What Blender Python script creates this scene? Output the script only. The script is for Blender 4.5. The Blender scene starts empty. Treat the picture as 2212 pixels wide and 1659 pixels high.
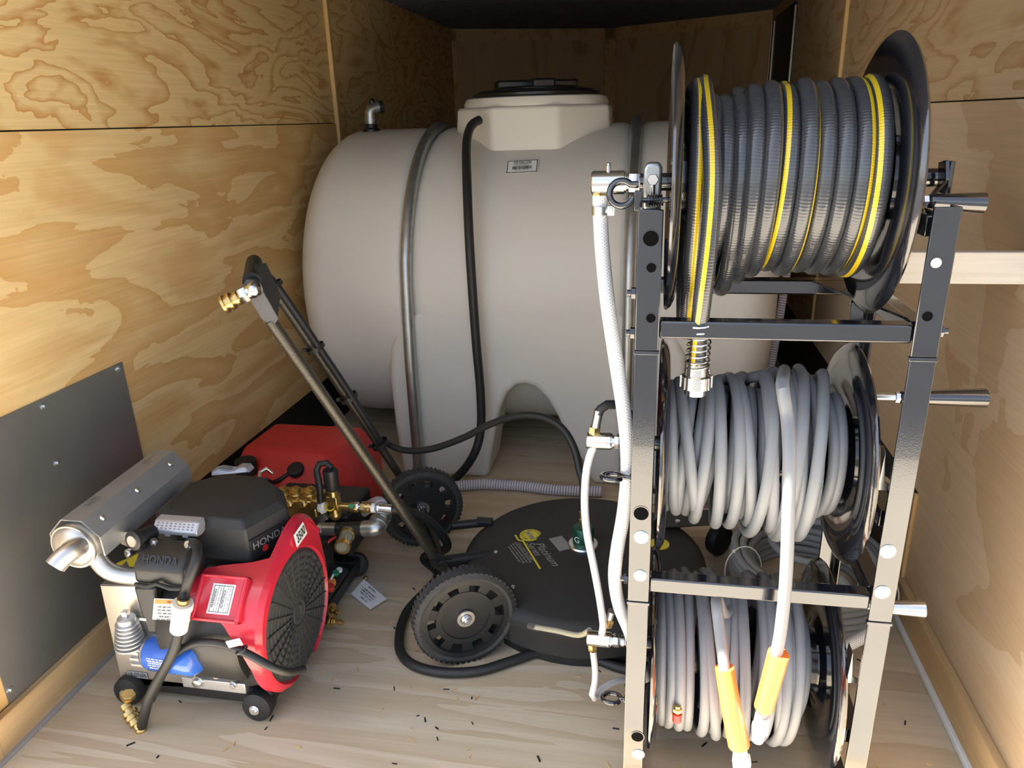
import bpy, bmesh, math, random
from mathutils import Vector, Matrix

# ------------------------------------------------------------------ camera, world, sun, exposure
scene = bpy.context.scene
FPX, CXP, CYP = 1590.0, 1106.0, 829.5
PITCH, YAW, ROLL, CAMZ = 0.3440198, 0.19026509, -0.03182732, 1.265
_f = Vector((-math.sin(YAW)*math.cos(PITCH), math.cos(YAW)*math.cos(PITCH), -math.sin(PITCH)))
_r0 = Vector((math.cos(YAW), math.sin(YAW), 0)); _u0 = _r0.cross(_f)
_r = _r0*math.cos(ROLL) + _u0*math.sin(ROLL); _u = _u0*math.cos(ROLL) - _r0*math.sin(ROLL)
CAM = Vector((0, 0, CAMZ))
cd = bpy.data.cameras.new('camera'); cam = bpy.data.objects.new('camera', cd)
scene.collection.objects.link(cam)
cd.sensor_width = 36; cd.lens = FPX/2212*36; cd.clip_start = .02
cam.matrix_world = Matrix(((_r.x, _u.x, -_f.x, CAM.x), (_r.y, _u.y, -_f.y, CAM.y), (_r.z, _u.z, -_f.z, CAM.z), (0, 0, 0, 1)))
scene.camera = cam
scene.view_settings.view_transform = 'Standard'; scene.view_settings.look = 'None'
scene.view_settings.gamma = 1; scene.view_settings.use_curve_mapping = False
scene.view_settings.exposure = 1.45
SUN_EL, SUN_TO = math.radians(62), Vector((-.984, -.18, 0))
world = bpy.data.worlds.new('sky'); scene.world = world; world.use_nodes = True
wn = world.node_tree.nodes; wl = world.node_tree.links
sky = wn.new('ShaderNodeTexSky'); sky.sky_type = 'NISHITA'; sky.sun_disc = False
sky.sun_elevation = SUN_EL; sky.sun_rotation = math.atan2(SUN_TO.x, SUN_TO.y); sky.dust_density = 1.4
hs = wn.new('ShaderNodeHueSaturation'); hs.inputs['Saturation'].default_value = .6; wl.new(sky.outputs[0], hs.inputs['Color']); wl.new(hs.outputs[0], wn['Background'].inputs[0]); wn['Background'].inputs[1].default_value = .16
sd = bpy.data.lights.new('sun', 'SUN'); sd.energy = 16; sd.angle = .009; sd.color = (1, .95, .87)
sun = bpy.data.objects.new('sun', sd); scene.collection.objects.link(sun)
sun.rotation_euler = (SUN_TO*math.cos(SUN_EL) + Vector((0, 0, math.sin(SUN_EL)))).to_track_quat('Z', 'Y').to_euler()

# ------------------------------------------------------------------ helpers
COL = scene.collection
random.seed(7)
V = Vector
def at(x, y, X=None, Y=None, z=None):
    """photo pixel -> point on the plane X=, Y= or z="""
    d = _f + _r*((x-CXP)/FPX) - _u*((y-CYP)/FPX)
    t = X/d.x if X is not None else Y/d.y if Y is not None else (z-CAMZ)/d.z
    return CAM + d*t
def pts(lst): return [at(a, b, Y=c) for a, b, c in lst]
def frame(axis, hint=None):
    w = V(axis).normalized(); h = V(hint) if hint else (V((0, 0, 1)) if abs(w.z) < .9 else V((1, 0, 0)))
    u = h.cross(w).normalized(); return u, w.cross(u), w
def smooth_path(P, step=.012, closed=False):
    P = [V(p) for p in P]; n = len(P); out = []
    for i in range(n if closed else n-1):
        if closed: a, b, c, d = P[i-1], P[i], P[(i+1) % n], P[(i+2) % n]
        else: a, b, c, d = P[max(i-1, 0)], P[i], P[i+1], P[min(i+2, n-1)]
        k = max(1, int((c-b).length/step))
        for j in range(k):
            t = j/k
            out.append(.5*((2*b) + (c-a)*t + (2*a-5*b+4*c-d)*t*t + (3*b-a-3*c+d)*t**3))
    if not closed: out.append(P[-1])
    return out
class M:
    def __init__(s): s.v = []; s.f = []; s.uv = []; s.mi = []
    def add(s, vs, fs, uv=None, mi=0):
        o = len(s.v); s.v += [tuple(p) for p in vs]
        for k, f in enumerate(fs):
            s.f.append([i+o for i in f]); s.uv.append(uv[k] if uv else [(0, 0)]*len(f)); s.mi.append(mi[k] if isinstance(mi, list) else mi)
        return s
    def hexa(s, p, mi=0): return s.add(p, [(0, 3, 2, 1), (4, 5, 6, 7), (0, 1, 5, 4), (1, 2, 6, 5), (2, 3, 7, 6), (3, 0, 4, 7)], mi=mi)
    def box(s, c, d, rot=None, mi=0):
        c = V(c); R = rot or Matrix.Identity(3); x, y, z = [k/2 for k in d]
        return s.hexa([c + R @ V(q) for q in ((-x, -y, -z), (x, -y, -z), (x, y, -z), (-x, y, -z), (-x, -y, z), (x, -y, z), (x, y, z), (-x, y, z))], mi)
    def span(s, a, b, mi=0): return s.box([(p+q)/2 for p, q in zip(a, b)], [abs(q-p) for p, q in zip(a, b)], mi=mi)
    def prism(s, poly, vec, mi=0):
        n = len(poly); vec = V(vec); a = [V(p) for p in poly]
        return s.add(a + [p+vec for p in a], [tuple(range(n-1, -1, -1)), tuple(range(n, 2*n))] + [(i, (i+1) % n, n+(i+1) % n, n+i) for i in range(n)], mi=mi)
    def lathe(s, o, axis, prof, n=24, mi=0, hint=None, a0=0., a1=None):
        o = V(o); u, w2, w = frame(axis, hint); full = a1 is None; m = n if full else n+1; a1 = 2*math.pi if full else a1
        vs = []; fs = []
        for t, r in prof:
            for k in range(m):
                a = a0 + (a1-a0)*k/n
                vs.append(o + w*t + (u*math.cos(a) + w2*math.sin(a))*r)
        for i in range(len(prof)-1):
            for k in range(n):
                k2 = (k+1) % m
                fs.append((i*m+k, i*m+k2, (i+1)*m+k2, (i+1)*m+k))
        if full and tuple(prof[0]) != tuple(prof[-1]):
            if prof[0][1] > 1e-5: fs.append(tuple(range(m-1, -1, -1)))
            if prof[-1][1] > 1e-5: fs.append(tuple(range((len(prof)-1)*m, len(prof)*m)))
        return s.add(vs, fs, mi=mi)
    def cyl(s, a, b, r, r2=None, n=20, mi=0):
        a = V(a); b = V(b); return s.lathe(a, b-a, [(0, r), ((b-a).length, r if r2 is None else r2)], n, mi)
    def ring(s, c, axis, ro, ri, h, n=28, mi=0):
        return s.lathe(c, axis, [(-h/2, ri), (-h/2, ro), (h/2, ro), (h/2, ri), (-h/2, ri)], n, mi)
    def hexnut(s, c, axis, r, h, mi=0): return s.lathe(c, axis, [(0, r*.9), (h*.1, r), (h*.9, r), (h, r*.9)], 6, mi)
    def ball(s, c, r, sc=(1, 1, 1), n=16, mi=0):
        prof = [(-math.cos(math.pi*i/(n//2))*r*sc[2], math.sin(math.pi*i/(n//2))*r) for i in range(n//2+1)]
        return s.lathe(c, (0, 0, 1), prof, n, mi)
    def tube(s, P, r, n=12, step=.012, closed=False, mi=0, stripe=None, raw=False, caps=True):
        Q = P if raw else smooth_path(P, step, closed); m = len(Q); vs = []; fs = []; uv = []; mis = []
        T = [((Q[(i+1) % m] - Q[i-1]) if closed else (Q[min(i+1, m-1)] - Q[max(i-1, 0)])).normalized() for i in range(m)]
        u, w2, w = frame(T[0]); L = 0; Ls = []
        rr = r if callable(r) else (lambda t: r)
        for i in range(m):
            if i: u = (u - T[i]*u.dot(T[i])).normalized(); L += (Q[i]-Q[i-1]).length
            b = T[i].cross(u); Ls.append(L)
            for k in range(n):
                a = 2*math.pi*k/n; vs.append(Q[i] + (u*math.cos(a) + b*math.sin(a))*rr(i/(m-1)))
        for i in range(m if closed else m-1):
            j = (i+1) % m; l2 = Ls[j] if j else L + (Q[0]-Q[-1]).length
            for k in range(n):
                k2 = (k+1) % n
                fs.append((i*n+k, i*n+k2, j*n+k2, j*n+k)); uv.append([(k/n, Ls[i]), ((k+1)/n, Ls[i]), ((k+1)/n, l2), (k/n, l2)])
                g = mi
                if stripe:
                    c = stripe(Q[i], Ls[i]); th = (k+.5)/n
                    if abs((th - c + .5) % 1 - .5) < .5/n*1.01: g = 1
                mis.append(g)
        if not closed and caps:
            fs += [tuple(range(n-1, -1, -1)), tuple(range((m-1)*n, m*n))]; uv += [[(0, 0)]*n, [(0, 0)]*n]; mis += [mi, mi]
        return s.add(vs, fs, uv, mis)
    def build(s, name, mats, parent=None, bevel=0, seg=2, smooth=40, **kw):
        me = bpy.data.meshes.new(name); me.from_pydata(s.v, [], s.f)
        if not isinstance(mats, (list, tuple)): mats = [mats]
        for m in mats: me.materials.append(m)
        me.polygons.foreach_set('material_index', s.mi)
        lay = me.uv_layers.new(name='UVMap'); lay.data.foreach_set('uv', [c for f in s.uv for p in f for c in p])
        bm = bmesh.new(); bm.from_mesh(me); bmesh.ops.recalc_face_normals(bm, faces=bm.faces); bm.to_mesh(me); bm.free()
        if smooth:
            me.polygons.foreach_set('use_smooth', [True]*len(me.polygons)); me.set_sharp_from_angle(angle=math.radians(smooth))
        o = bpy.data.objects.new(name, me); COL.objects.link(o)
        if bevel:
            b = o.modifiers.new('edge', 'BEVEL'); b.width = bevel; b.segments = seg; b.limit_method = 'ANGLE'; b.angle_limit = math.radians(35); b.harden_normals = False
        return put(o, parent, **kw)
def put(o, parent=None, label=None, cat=None, group=None, kind=None):
    if parent is not None:
        o.parent = parent
        if parent.parent is None: o.matrix_parent_inverse = Matrix.Translation(-parent.location)   # parts are built in room coordinates
    if label: o['label'] = label
    if cat: o['category'] = cat
    if group: o['group'] = group
    if kind: o['kind'] = kind
    return o
def thing(name, loc, label, cat, group=None):
    e = bpy.data.objects.new(name, None); COL.objects.link(e); e.location = loc; e.empty_display_size = .1
    return put(e, None, label, cat, group)
def text(name, body, org, xd, yd, size, mat, parent, width=None, depth=.0004, align='CENTER', shear=0, label=None, bold=0):
    c = bpy.data.curves.new(name, 'FONT'); c.body = body; c.size = 1; c.align_x = align; c.align_y = 'CENTER'; c.extrude = 0; c.shear = shear; c.offset = bold; c.resolution_u = 3
    o = bpy.data.objects.new(name, c); COL.objects.link(o); dg = bpy.context.evaluated_depsgraph_get(); dg.update()
    me = bpy.data.meshes.new_from_object(o.evaluated_get(dg)); bpy.data.objects.remove(o); bpy.data.curves.remove(c)
    xd = V(xd).normalized(); yd = V(yd); yd = (yd - xd*yd.dot(xd)).normalized(); nd = xd.cross(yd); org = V(org)
    if len(me.vertices) == 0: return None
    xs = [v.co.x for v in me.vertices]; w = max(xs)-min(xs); sx = (width/w) if width else size
    for v in me.vertices: v.co = org + xd*(v.co.x*sx) + yd*(v.co.y*size) + nd*depth
    me.materials.clear(); me.materials.append(mat); me.name = name
    o = bpy.data.objects.new(name, me); COL.objects.link(o)
    return put(o, parent, label)

def wordbars(parent, org, xd, yd, rows, h, m, seed=1, fine=.0016):
    """rows of print too small to read: short strokes with word gaps"""
    rn = random.Random(seed); mm = M(); xd = V(xd).normalized(); yd = V(yd).normalized(); nd = xd.cross(yd)
    for v, w in rows:
        x = -w/2; n = 0
        while x < w/2:
            k = rn.uniform(.5, 1)*h; mm.add([org+xd*x+yd*(v-k/2), org+xd*(x+fine)+yd*(v-k/2), org+xd*(x+fine)+yd*(v+k/2), org+xd*x+yd*(v+k/2)], [(0, 1, 2, 3)])
            x += fine*1.5; n += 1
            if n > rn.randint(4, 9): x += fine*2; n = 0
    return mm.build('fine_print', m, parent, smooth=0)

# ------------------------------------------------------------------ materials
def mat(name, col, rough=.5, metal=0., coat=0., var=0., vs=30, bump=0., bs=200, spec=.5, alpha=1., trans=0.):
    m = bpy.data.materials.new(name); m.use_nodes = True; N = m.node_tree.nodes; L = m.node_tree.links; b = N['Principled BSDF']
    b.inputs['Base Color'].default_value = (*col, 1); b.inputs['Roughness'].default_value = rough; b.inputs['Metallic'].default_value = metal
    b.inputs['Coat Weight'].default_value = coat; b.inputs['Coat Roughness'].default_value = .04; b.inputs['Specular IOR Level'].default_value = spec
    b.inputs['Alpha'].default_value = alpha; b.inputs['Transmission Weight'].default_value = trans
    tc = N.new('ShaderNodeTexCoord')
    nz = N.new('ShaderNodeTexNoise'); nz.inputs['Scale'].default_value = vs; nz.inputs['Detail'].default_value = 4; L.new(tc.outputs['Object'], nz.inputs['Vector'])
    mx = N.new('ShaderNodeMix'); mx.data_type = 'RGBA'; mx.inputs[6].default_value = (*[c*(1-var) for c in col], 1); mx.inputs[7].default_value = (*[min(1, c*(1+var)) for c in col], 1)
    L.new(nz.outputs[0], mx.inputs[0]); L.new(mx.outputs[2], b.inputs['Base Color'])
    if bump:
        n2 = N.new('ShaderNodeTexNoise'); n2.inputs['Scale'].default_value = bs; n2.inputs['Detail'].default_value = 2; L.new(tc.outputs['Object'], n2.inputs['Vector'])
        bp = N.new('ShaderNodeBump'); bp.inputs['Strength'].default_value = bump; bp.inputs['Distance'].default_value = .002
        L.new(n2.outputs[0], bp.inputs['Height']); L.new(bp.outputs[0], b.inputs['Normal'])
    return m
def math_node(N, L, op, a, b=None, c=None):
    n = N.new('ShaderNodeMath'); n.operation = op
    for i, q in enumerate((a, b, c)):
        if q is None: continue
        if isinstance(q, (int, float)): n.inputs[i].default_value = q
        else: L.new(q, n.inputs[i])
    return n.outputs[0]
def plywood(name, light, dark, scale, rings=7., seed=0., rough=.62, soft=.55, fibre=(3, 160, 160), patch=.35, det=2.2):
    """rotary-cut softwood face: contour bands of a stretched noise field, with fine fibres"""
    m = bpy.data.materials.new(name); m.use_nodes = True; N = m.node_tree.nodes; L = m.node_tree.links; b = N['Principled BSDF']
    tc = N.new('ShaderNodeTexCoord'); mp = N.new('ShaderNodeMapping'); mp.inputs['Scale'].default_value = scale; mp.inputs['Location'].default_value = (seed, seed*1.7, seed*.6)
    L.new(tc.outputs['Object'], mp.inputs[0])
    n1 = N.new('ShaderNodeTexNoise'); n1.inputs['Scale'].default_value = 1; n1.inputs['Detail'].default_value = det; n1.inputs['Roughness'].default_value = .45; n1.inputs['Distortion'].default_value = .5
    L.new(mp.outputs[0], n1.inputs['Vector'])
    k = math_node(N, L, 'MULTIPLY', n1.outputs[0], rings); fr = math_node(N, L, 'FRACT', k)
    cr = N.new('ShaderNodeValToRGB'); e = cr.color_ramp.elements
    mid = [(a+b2)/2 for a, b2 in zip(light, dark)]
    e[0].position = 0; e[0].color = (*light, 1); e[1].position = 1; e[1].color = (*dark, 1)
    q = e.new(soft); q.color = (*light, 1); q = e.new(min(.97, soft+.25)); q.color = (*mid, 1)
    L.new(fr, cr.inputs[0])
    m2 = N.new('ShaderNodeMapping'); m2.inputs['Scale'].default_value = fibre; L.new(tc.outputs['Object'], m2.inputs[0])
    n2 = N.new('ShaderNodeTexNoise'); n2.inputs['Scale'].default_value = 1; n2.inputs['Detail'].default_value = 3; L.new(m2.outputs[0], n2.inputs['Vector'])
    n3 = N.new('ShaderNodeTexNoise'); n3.inputs['Scale'].default_value = 3.5; n3.inputs['Detail'].default_value = 3; L.new(mp.outputs[0], n3.inputs['Vector'])
    mx = N.new('ShaderNodeMix'); mx.data_type = 'RGBA'; mx.blend_type = 'MULTIPLY'; mx.inputs[0].default_value = .35
    c2 = N.new('ShaderNodeValToRGB'); c2.color_ramp.elements[0].position = .3; c2.color_ramp.elements[0].color = (.6, .55, .5, 1); c2.color_ramp.elements[1].position = .7; c2.color_ramp.elements[1].color = (1, 1, 1, 1)
    L.new(n2.outputs[0], c2.inputs[0]); L.new(cr.outputs[0], mx.inputs[6]); L.new(c2.outputs[0], mx.inputs[7])
    mz = N.new('ShaderNodeMix'); mz.data_type = 'RGBA'; mz.inputs[7].default_value = (*mid, 1); L.new(mx.outputs[2], mz.inputs[6])
    L.new(math_node(N, L, 'MULTIPLY', n3.outputs[0], patch), mz.inputs[0])
    L.new(mz.outputs[2], b.inputs['Base Color']); b.inputs['Roughness'].default_value = rough; b.inputs['Specular IOR Level'].default_value = .3
    bp = N.new('ShaderNodeBump'); bp.inputs['Strength'].default_value = .12; bp.inputs['Distance'].default_value = .002; L.new(n2.outputs[0], bp.inputs['Height']); L.new(bp.outputs[0], b.inputs['Normal'])
    return m
def hosemat(name, c1, c2, rough, mode, k=1., coat=0., bump=.5, trans=0., nseg=12, metal=0.):
    """rubber or vinyl hose with a pattern along its length (v in metres, u around)"""
    m = mat(name, c1, rough, coat=coat, trans=trans, metal=metal); N = m.node_tree.nodes; L = m.node_tree.links; b = N['Principled BSDF']
    uv = N.new('ShaderNodeUVMap'); uv.uv_map = 'UVMap'; sp = N.new('ShaderNodeSeparateXYZ'); L.new(uv.outputs[0], sp.inputs[0]); u, v = sp.outputs[0], sp.outputs[1]
    if mode == 'rib':
        w = math_node(N, L, 'SINE', math_node(N, L, 'MULTIPLY', math_node(N, L, 'ADD', v, math_node(N, L, 'MULTIPLY', u, k*.5)), 2*math.pi/k))
    elif mode == 'braid':
        a = math_node(N, L, 'SINE', math_node(N, L, 'MULTIPLY', math_node(N, L, 'ADD', math_node(N, L, 'MULTIPLY', u, nseg), math_node(N, L, 'DIVIDE', v, k)), 2*math.pi))
        c = math_node(N, L, 'SINE', math_node(N, L, 'MULTIPLY', math_node(N, L, 'SUBTRACT', math_node(N, L, 'MULTIPLY', u, nseg), math_node(N, L, 'DIVIDE', v, k)), 2*math.pi))
        w = math_node(N, L, 'MAXIMUM', a, c)
    else:
        w = math_node(N, L, 'SINE', math_node(N, L, 'MULTIPLY', v, .001))
    h = math_node(N, L, 'MULTIPLY_ADD', w, .5, .5)
    mx = N.new('ShaderNodeMix'); mx.data_type = 'RGBA'; mx.inputs[6].default_value = (*c2, 1); mx.inputs[7].default_value = (*c1, 1); L.new(h, mx.inputs[0]); L.new(mx.outputs[2], b.inputs['Base Color'])
    if bump and mode != 'plain':
        bp = N.new('ShaderNodeBump'); bp.inputs['Strength'].default_value = bump; bp.inputs['Distance'].default_value = .0012; L.new(h, bp.inputs['Height']); L.new(bp.outputs[0], b.inputs['Normal'])
    return m
def stripe_on(m):
    """a woven yellow stripe that wanders slowly round the hose"""
    N = m.node_tree.nodes; L = m.node_tree.links; b = N['Principled BSDF']; uv = N.new('ShaderNodeUVMap'); uv.uv_map = 'UVMap'; sp = N.new('ShaderNodeSeparateXYZ'); L.new(uv.outputs[0], sp.inputs[0]); u, v = sp.outputs[0], sp.outputs[1]
    c = math_node(N, L, 'ADD', math_node(N, L, 'MULTIPLY', math_node(N, L, 'SINE', math_node(N, L, 'MULTIPLY_ADD', v, .9, 2.2)), .33), math_node(N, L, 'MULTIPLY_ADD', v, .04, .09))
    d = math_node(N, L, 'ABSOLUTE', math_node(N, L, 'SUBTRACT', math_node(N, L, 'FRACT', math_node(N, L, 'ADD', math_node(N, L, 'SUBTRACT', u, c), .5)), .5))
    on = math_node(N, L, 'LESS_THAN', d, .042)
    w1 = math_node(N, L, 'SINE', math_node(N, L, 'ADD', math_node(N, L, 'MULTIPLY', u, 320), math_node(N, L, 'MULTIPLY', v, 900)))
    w2 = math_node(N, L, 'SINE', math_node(N, L, 'SUBTRACT', math_node(N, L, 'MULTIPLY', u, 320), math_node(N, L, 'MULTIPLY', v, 900)))
    wv = math_node(N, L, 'GREATER_THAN', math_node(N, L, 'MAXIMUM', w1, w2), .1)
    y = N.new('ShaderNodeMix'); y.data_type = 'RGBA'; y.inputs[6].default_value = (.30, .21, .01, 1); y.inputs[7].default_value = (.74, .52, .01, 1); L.new(wv, y.inputs[0])
    old = b.inputs['Base Color'].links[0].from_socket; mx = N.new('ShaderNodeMix'); mx.data_type = 'RGBA'; L.new(on, mx.inputs[0]); L.new(old, mx.inputs[6]); L.new(y.outputs[2], mx.inputs[7]); L.new(mx.outputs[2], b.inputs['Base Color'])
LIGHTP, DARKP = (.82, .61, .30), (.55, .265, .075)
ply_lu = plywood('pine plywood swirl', LIGHTP, DARKP, (1, 1.7, 5.0), 13, 3.1, fibre=(160, 4, 160), det=4.6)
ply_ll = plywood('pine plywood pale', (.83, .61, .30), (.66, .38, .135), (1, 2.0, 7.0), 4, 8.4, fibre=(160, 4, 160), soft=.25, det=6.0)
ply_ru = plywood('pine plywood right', (.66, .49, .30), (.47, .28, .12), (1, 1.6, 4.5), 9, 5.2, fibre=(160, 4, 160), det=4.0)
ply_rl = plywood('pine plywood right pale', (.68, .53, .36), (.57, .40, .24), (1, 1.6, 2.2), 2.5, 1.6, fibre=(160, 4, 160), soft=.2, det=4.0)
ply_fr = plywood('front plywood', (.58, .41, .23), (.44, .28, .13), (3.2, 3.2, .8), 4, 2.2, fibre=(160, 160, 4))
ply_fl = plywood('floor plywood', (.68, .58, .43), (.52, .395, .25), (.9, 9.0, 1), 4.5, 4.4, rough=.7, fibre=(4, 130, 130), soft=.3, patch=.7, det=4.0)
wood_trim = plywood('pine trim', (.66, .46, .24), (.48, .29, .12), (14, .8, 14), 3, 6.1, fibre=(160, 5, 160))
wood_edge = plywood('pale ply edge', (.78, .56, .27), (.55, .32, .12), (30, 30, .8), 3, 1.1, fibre=(200, 200, 6))
white_board = plywood('whitewashed board', (.86, .82, .74), (.66, .60, .50), (1.2, 10, 10), 2, 2.7, rough=.5, fibre=(4, 160, 160), soft=.7)
black_wall = mat('black wheel well paint', (.018, .018, .018), .55, var=.3, bump=.25, bs=300)
ceil_m = mat('black roof', (.075, .08, .088), .45, var=.35, vs=9, bump=.2, bs=120)
sheet_m = mat('dull galvanized sheet', (.30, .30, .29), .42, .75, var=.3, vs=4, bump=.05)
ground_m = mat('pale concrete', (.50, .45, .37), .9, var=.2, vs=3, bump=.3, bs=60)
asphalt_m = mat('asphalt', (.045, .047, .052), .85, var=.3, vs=2, bump=.3, bs=80)
gloss = mat('glossy black powder coat', (.008, .009, .014), .10, coat=.7, var=.2, bump=.05, bs=500, spec=.9)
steel = mat('bright steel', (.72, .71, .69), .18, 1, var=.08, bump=.04)
zinc = mat('zinc plated', (.78, .78, .77), .28, 1, var=.12)
galv = mat('galvanized pipe', (.46, .48, .48), .36, .9, var=.25, vs=25, bump=.05)
alu = mat('cast aluminium', (.62, .62, .62), .45, .85, var=.15, bump=.15, bs=400)
stain = mat('brushed stainless', (.66, .63, .58), .36, .9, var=.1)
chromeg = mat('nickel swivel', (.70, .68, .64), .16, 1, var=.05)
brass = mat('brass', (.62, .44, .17), .30, .95, var=.15, bump=.05)
poly = mat('natural polyethylene', (.69, .66, .60), .48, var=.06, vs=2.2, bump=.06, bs=180)
lid_m = mat('black lid plastic', (.012, .012, .014), .28, var=.2)
blk = mat('black moulded plastic', (.02, .02, .02), .42, var=.2, bump=.12, bs=700)
blk_soft = mat('matt black plastic', (.032, .031, .029), .6, var=.15, bump=.2, bs=900)
rub = mat('black rubber', (.016, .016, .016), .62, var=.3, bump=.25, bs=300)
tyre_m = mat('dusty tyre', (.045, .044, .042), .75, var=.6, vs=160, bump=.5, bs=260)
red = mat('red plastic shroud', (.60, .022, .045), .30, coat=.3, var=.08)
redtank = mat('red fuel tank', (.62, .035, .030), .46, var=.1, bump=.08, bs=300)
hammer = mat('bronze hammered paint', (.085, .075, .058), .30, .65, var=.35, vs=400, bump=.5, bs=420)
grey_foam = mat('grey grip plate', (.10, .095, .10), .75, var=.4, vs=500, bump=.4, bs=600)
white_pl = mat('white label', (.86, .86, .84), .5, var=.02)
ink = mat('black ink', (.02, .02, .02), .6)
hole_m = mat('painted hole shade', (.003, .003, .003), .9, spec=.05)  # near-black for flat discs, painting in the shade of uncut holes
paleink = mat('pale grey print', (.30, .29, .28), .5)
silverink = mat('silver print', (.42, .42, .42), .35, .4)
yel = mat('yellow sticker', (.78, .66, .05), .5, var=.04)
orange = mat('orange sleeve', (.95, .20, .035), .42, var=.1, coat=.2)
orange_l = mat('orange print', (.85, .28, .07), .5)
blue_m = mat('blue oil filter', (.03, .13, .55), .25, coat=.4, var=.1)
green_m = mat('dark green anodized', (.012, .09, .055), .35, .3, var=.1)
greenp = mat('green plastic', (.03, .25, .12), .5)
silver_pl = mat('silver plastic', (.48, .49, .52), .35, .5, var=.05)
cream = mat('white filter plastic', (.82, .79, .68), .4, var=.04)
hose_blk = mat('black rubber hose', (.018, .018, .018), .5, var=.2, bump=.2, bs=500)
hose_top = hosemat('charcoal ribbed hose', (.046, .048, .054), (.032, .034, .039), .20, 'rib', .0045, coat=.45, bump=.2)
stripe_on(hose_top)
hose_grey = mat('grey pressure hose', (.205, .212, .225), .48, var=.06, bump=.05)
hose_grey2 = mat('slate pressure hose', (.29, .31, .32), .5, var=.06)
braid_m = hosemat('clear braided hose', (.86, .85, .84), (.45, .44, .45), .3, 'braid', .0055, coat=.3, bump=.25, nseg=10)
clear_m = hosemat('milky tubing', (.84, .84, .86), (.66, .66, .70), .22, 'braid', .006, coat=.4, bump=.1, nseg=6, trans=.15)
amber_m = mat('aged clear tubing', (.55, .52, .38), .25, coat=.4, trans=.3)
ribhose = hosemat('ribbed suction hose', (.82, .80, .84), (.30, .28, .36), .35, 'rib', .0095, bump=.8)
bag_m = mat('clear bag film', (.9, .9, .92), .12, alpha=.22, bump=.5, bs=60)
glass_m = mat('sight glass', (.6, .58, .45), .1, trans=.6, coat=.5)

# ------------------------------------------------------------------ the trailer shell
XL, XR, YR, YS, ZC = -1.355, .692, .937, 3.2, 1.85
YW = 1.785                       # where the wheel wells begin
ZJ = 1.275                       # horizontal plywood joint
CORN_L, APEX, CORN_R = (XL, 5.29), (-.33, 5.74), (XR, 5.2)
def S(o): o['kind'] = 'structure'; return o
S(M().add([(-40, -40, -.54), (40, -40, -.54), (40, 40, -.54), (-40, 40, -.54)], [(0, 1, 2, 3)]).build('ground', asphalt_m, smooth=0))
S(M().span((-4, -1.7, -.54), (4, 7.5, -.52)).build('concrete_pad', ground_m, smooth=0))
S(M().prism([(XL-.04, YR, -.06), (XR+.04, YR, -.06), (XR+.04, 5.2, -.06), (-.33, 5.8, -.06), (XL-.04, 5.3, -.06)], (0, 0, .06)).build('floor', ply_fl, smooth=0))
ce = M(); n = 0
ys = []; y = YR
while y < 5.8: ys += [(y, 0), (y+.05, 0), (y+.058, -.012), (y+.072, -.012)]; y += .08
vs = []
for yy, dz in ys: vs += [(XL-.04, yy, ZC+dz+.012), (XR+.04, yy, ZC+dz+.012)]
ce.add(vs, [(2*i, 2*i+1, 2*i+3, 2*i+2) for i in range(len(ys)-1)])
ce.span((XL-.04, YR, ZC+.02), (XR+.04, 5.9, ZC+.05))
S(ce.build('ceiling', ceil_m, smooth=0))
wl_ = S(M().span((XL-.05, YR, 0), (XL-.012, 5.29, ZC+.02)).build('wall_left', black_wall, smooth=0))
def panel(parent, X, y0, y1, z0, z1, m, side, t=.012, name='plywood_panel'):
    return M().span((X, y0, z0), (X-side*t, y1, z1)).build(name, m, parent, bevel=.0012, seg=1, smooth=0)
panel(wl_, XL, YR, YS-.012, ZJ+.002, ZC+.02, ply_lu, 1)
M().prism([(XL+.003, y, z) for y, z in ((YR, .09), (YW, .09), (YW, .24), (YS-.012, .24), (YS-.012, ZJ-.001), (YR, ZJ-.001))], (-.015, 0, 0)).build('plywood_panel', ply_ll, wl_, bevel=.0012, seg=1, smooth=0)
panel(wl_, XL-.001, YS+.03, 5.29, .24, ZC+.02, ply_lu, 1)
wr_ = S(M().span((XR+.012, YR, 0), (XR+.05, 5.2, ZC+.02)).build('wall_right', black_wall, smooth=0))
panel(wr_, XR, YR, YS-.012, ZJ+.002, ZC+.02, ply_ru, -1)
M().prism([(XR-.003, y, z) for y, z in ((YR, .09), (YW+.03, .09), (YW+.03, .345), (YS-.012, .345), (YS-.012, ZJ-.001), (YR, ZJ-.001))], (.015, 0, 0)).build('plywood_panel', ply_rl, wr_, bevel=.0012, seg=1, smooth=0)
panel(wr_, XR+.001, YS+.03, 5.2, .345, ZC+.02, ply_ru, -1)
# the front: two panels that meet in a shallow V, a batten over the joint and rails along the top
def vquad(a, b, z0, z1, t, nm, m, par=None):
    d = V((b[0]-a[0], b[1]-a[1], 0)).normalized(); nrm = V((-d.y, d.x, 0))*t
    return M().prism([(a[0], a[1], z0), (b[0], b[1], z0), (b[0], b[1], z1), (a[0], a[1], z1)], nrm).build(nm, m, par, smooth=0)
wf_ = S(vquad((XL-.05, CORN_L[1]+.02), (APEX[0], APEX[1]+.03), 0, ZC+.02, .03, 'wall_front', black_wall))
S(vquad((APEX[0], APEX[1]+.03), (XR+.05, CORN_R[1]+.02), 0, ZC+.02, .03, 'wall_nose', black_wall))
vquad(CORN_L, APEX, 0, ZC, .012, 'plywood_panel', ply_fr, wf_)
vquad(APEX, CORN_R, 0, ZC, .012, 'plywood_panel', ply_fr, wf_)
k = .06
def lerp(a, b, t): return (a[0]+(b[0]-a[0])*t, a[1]+(b[1]-a[1])*t)
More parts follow.
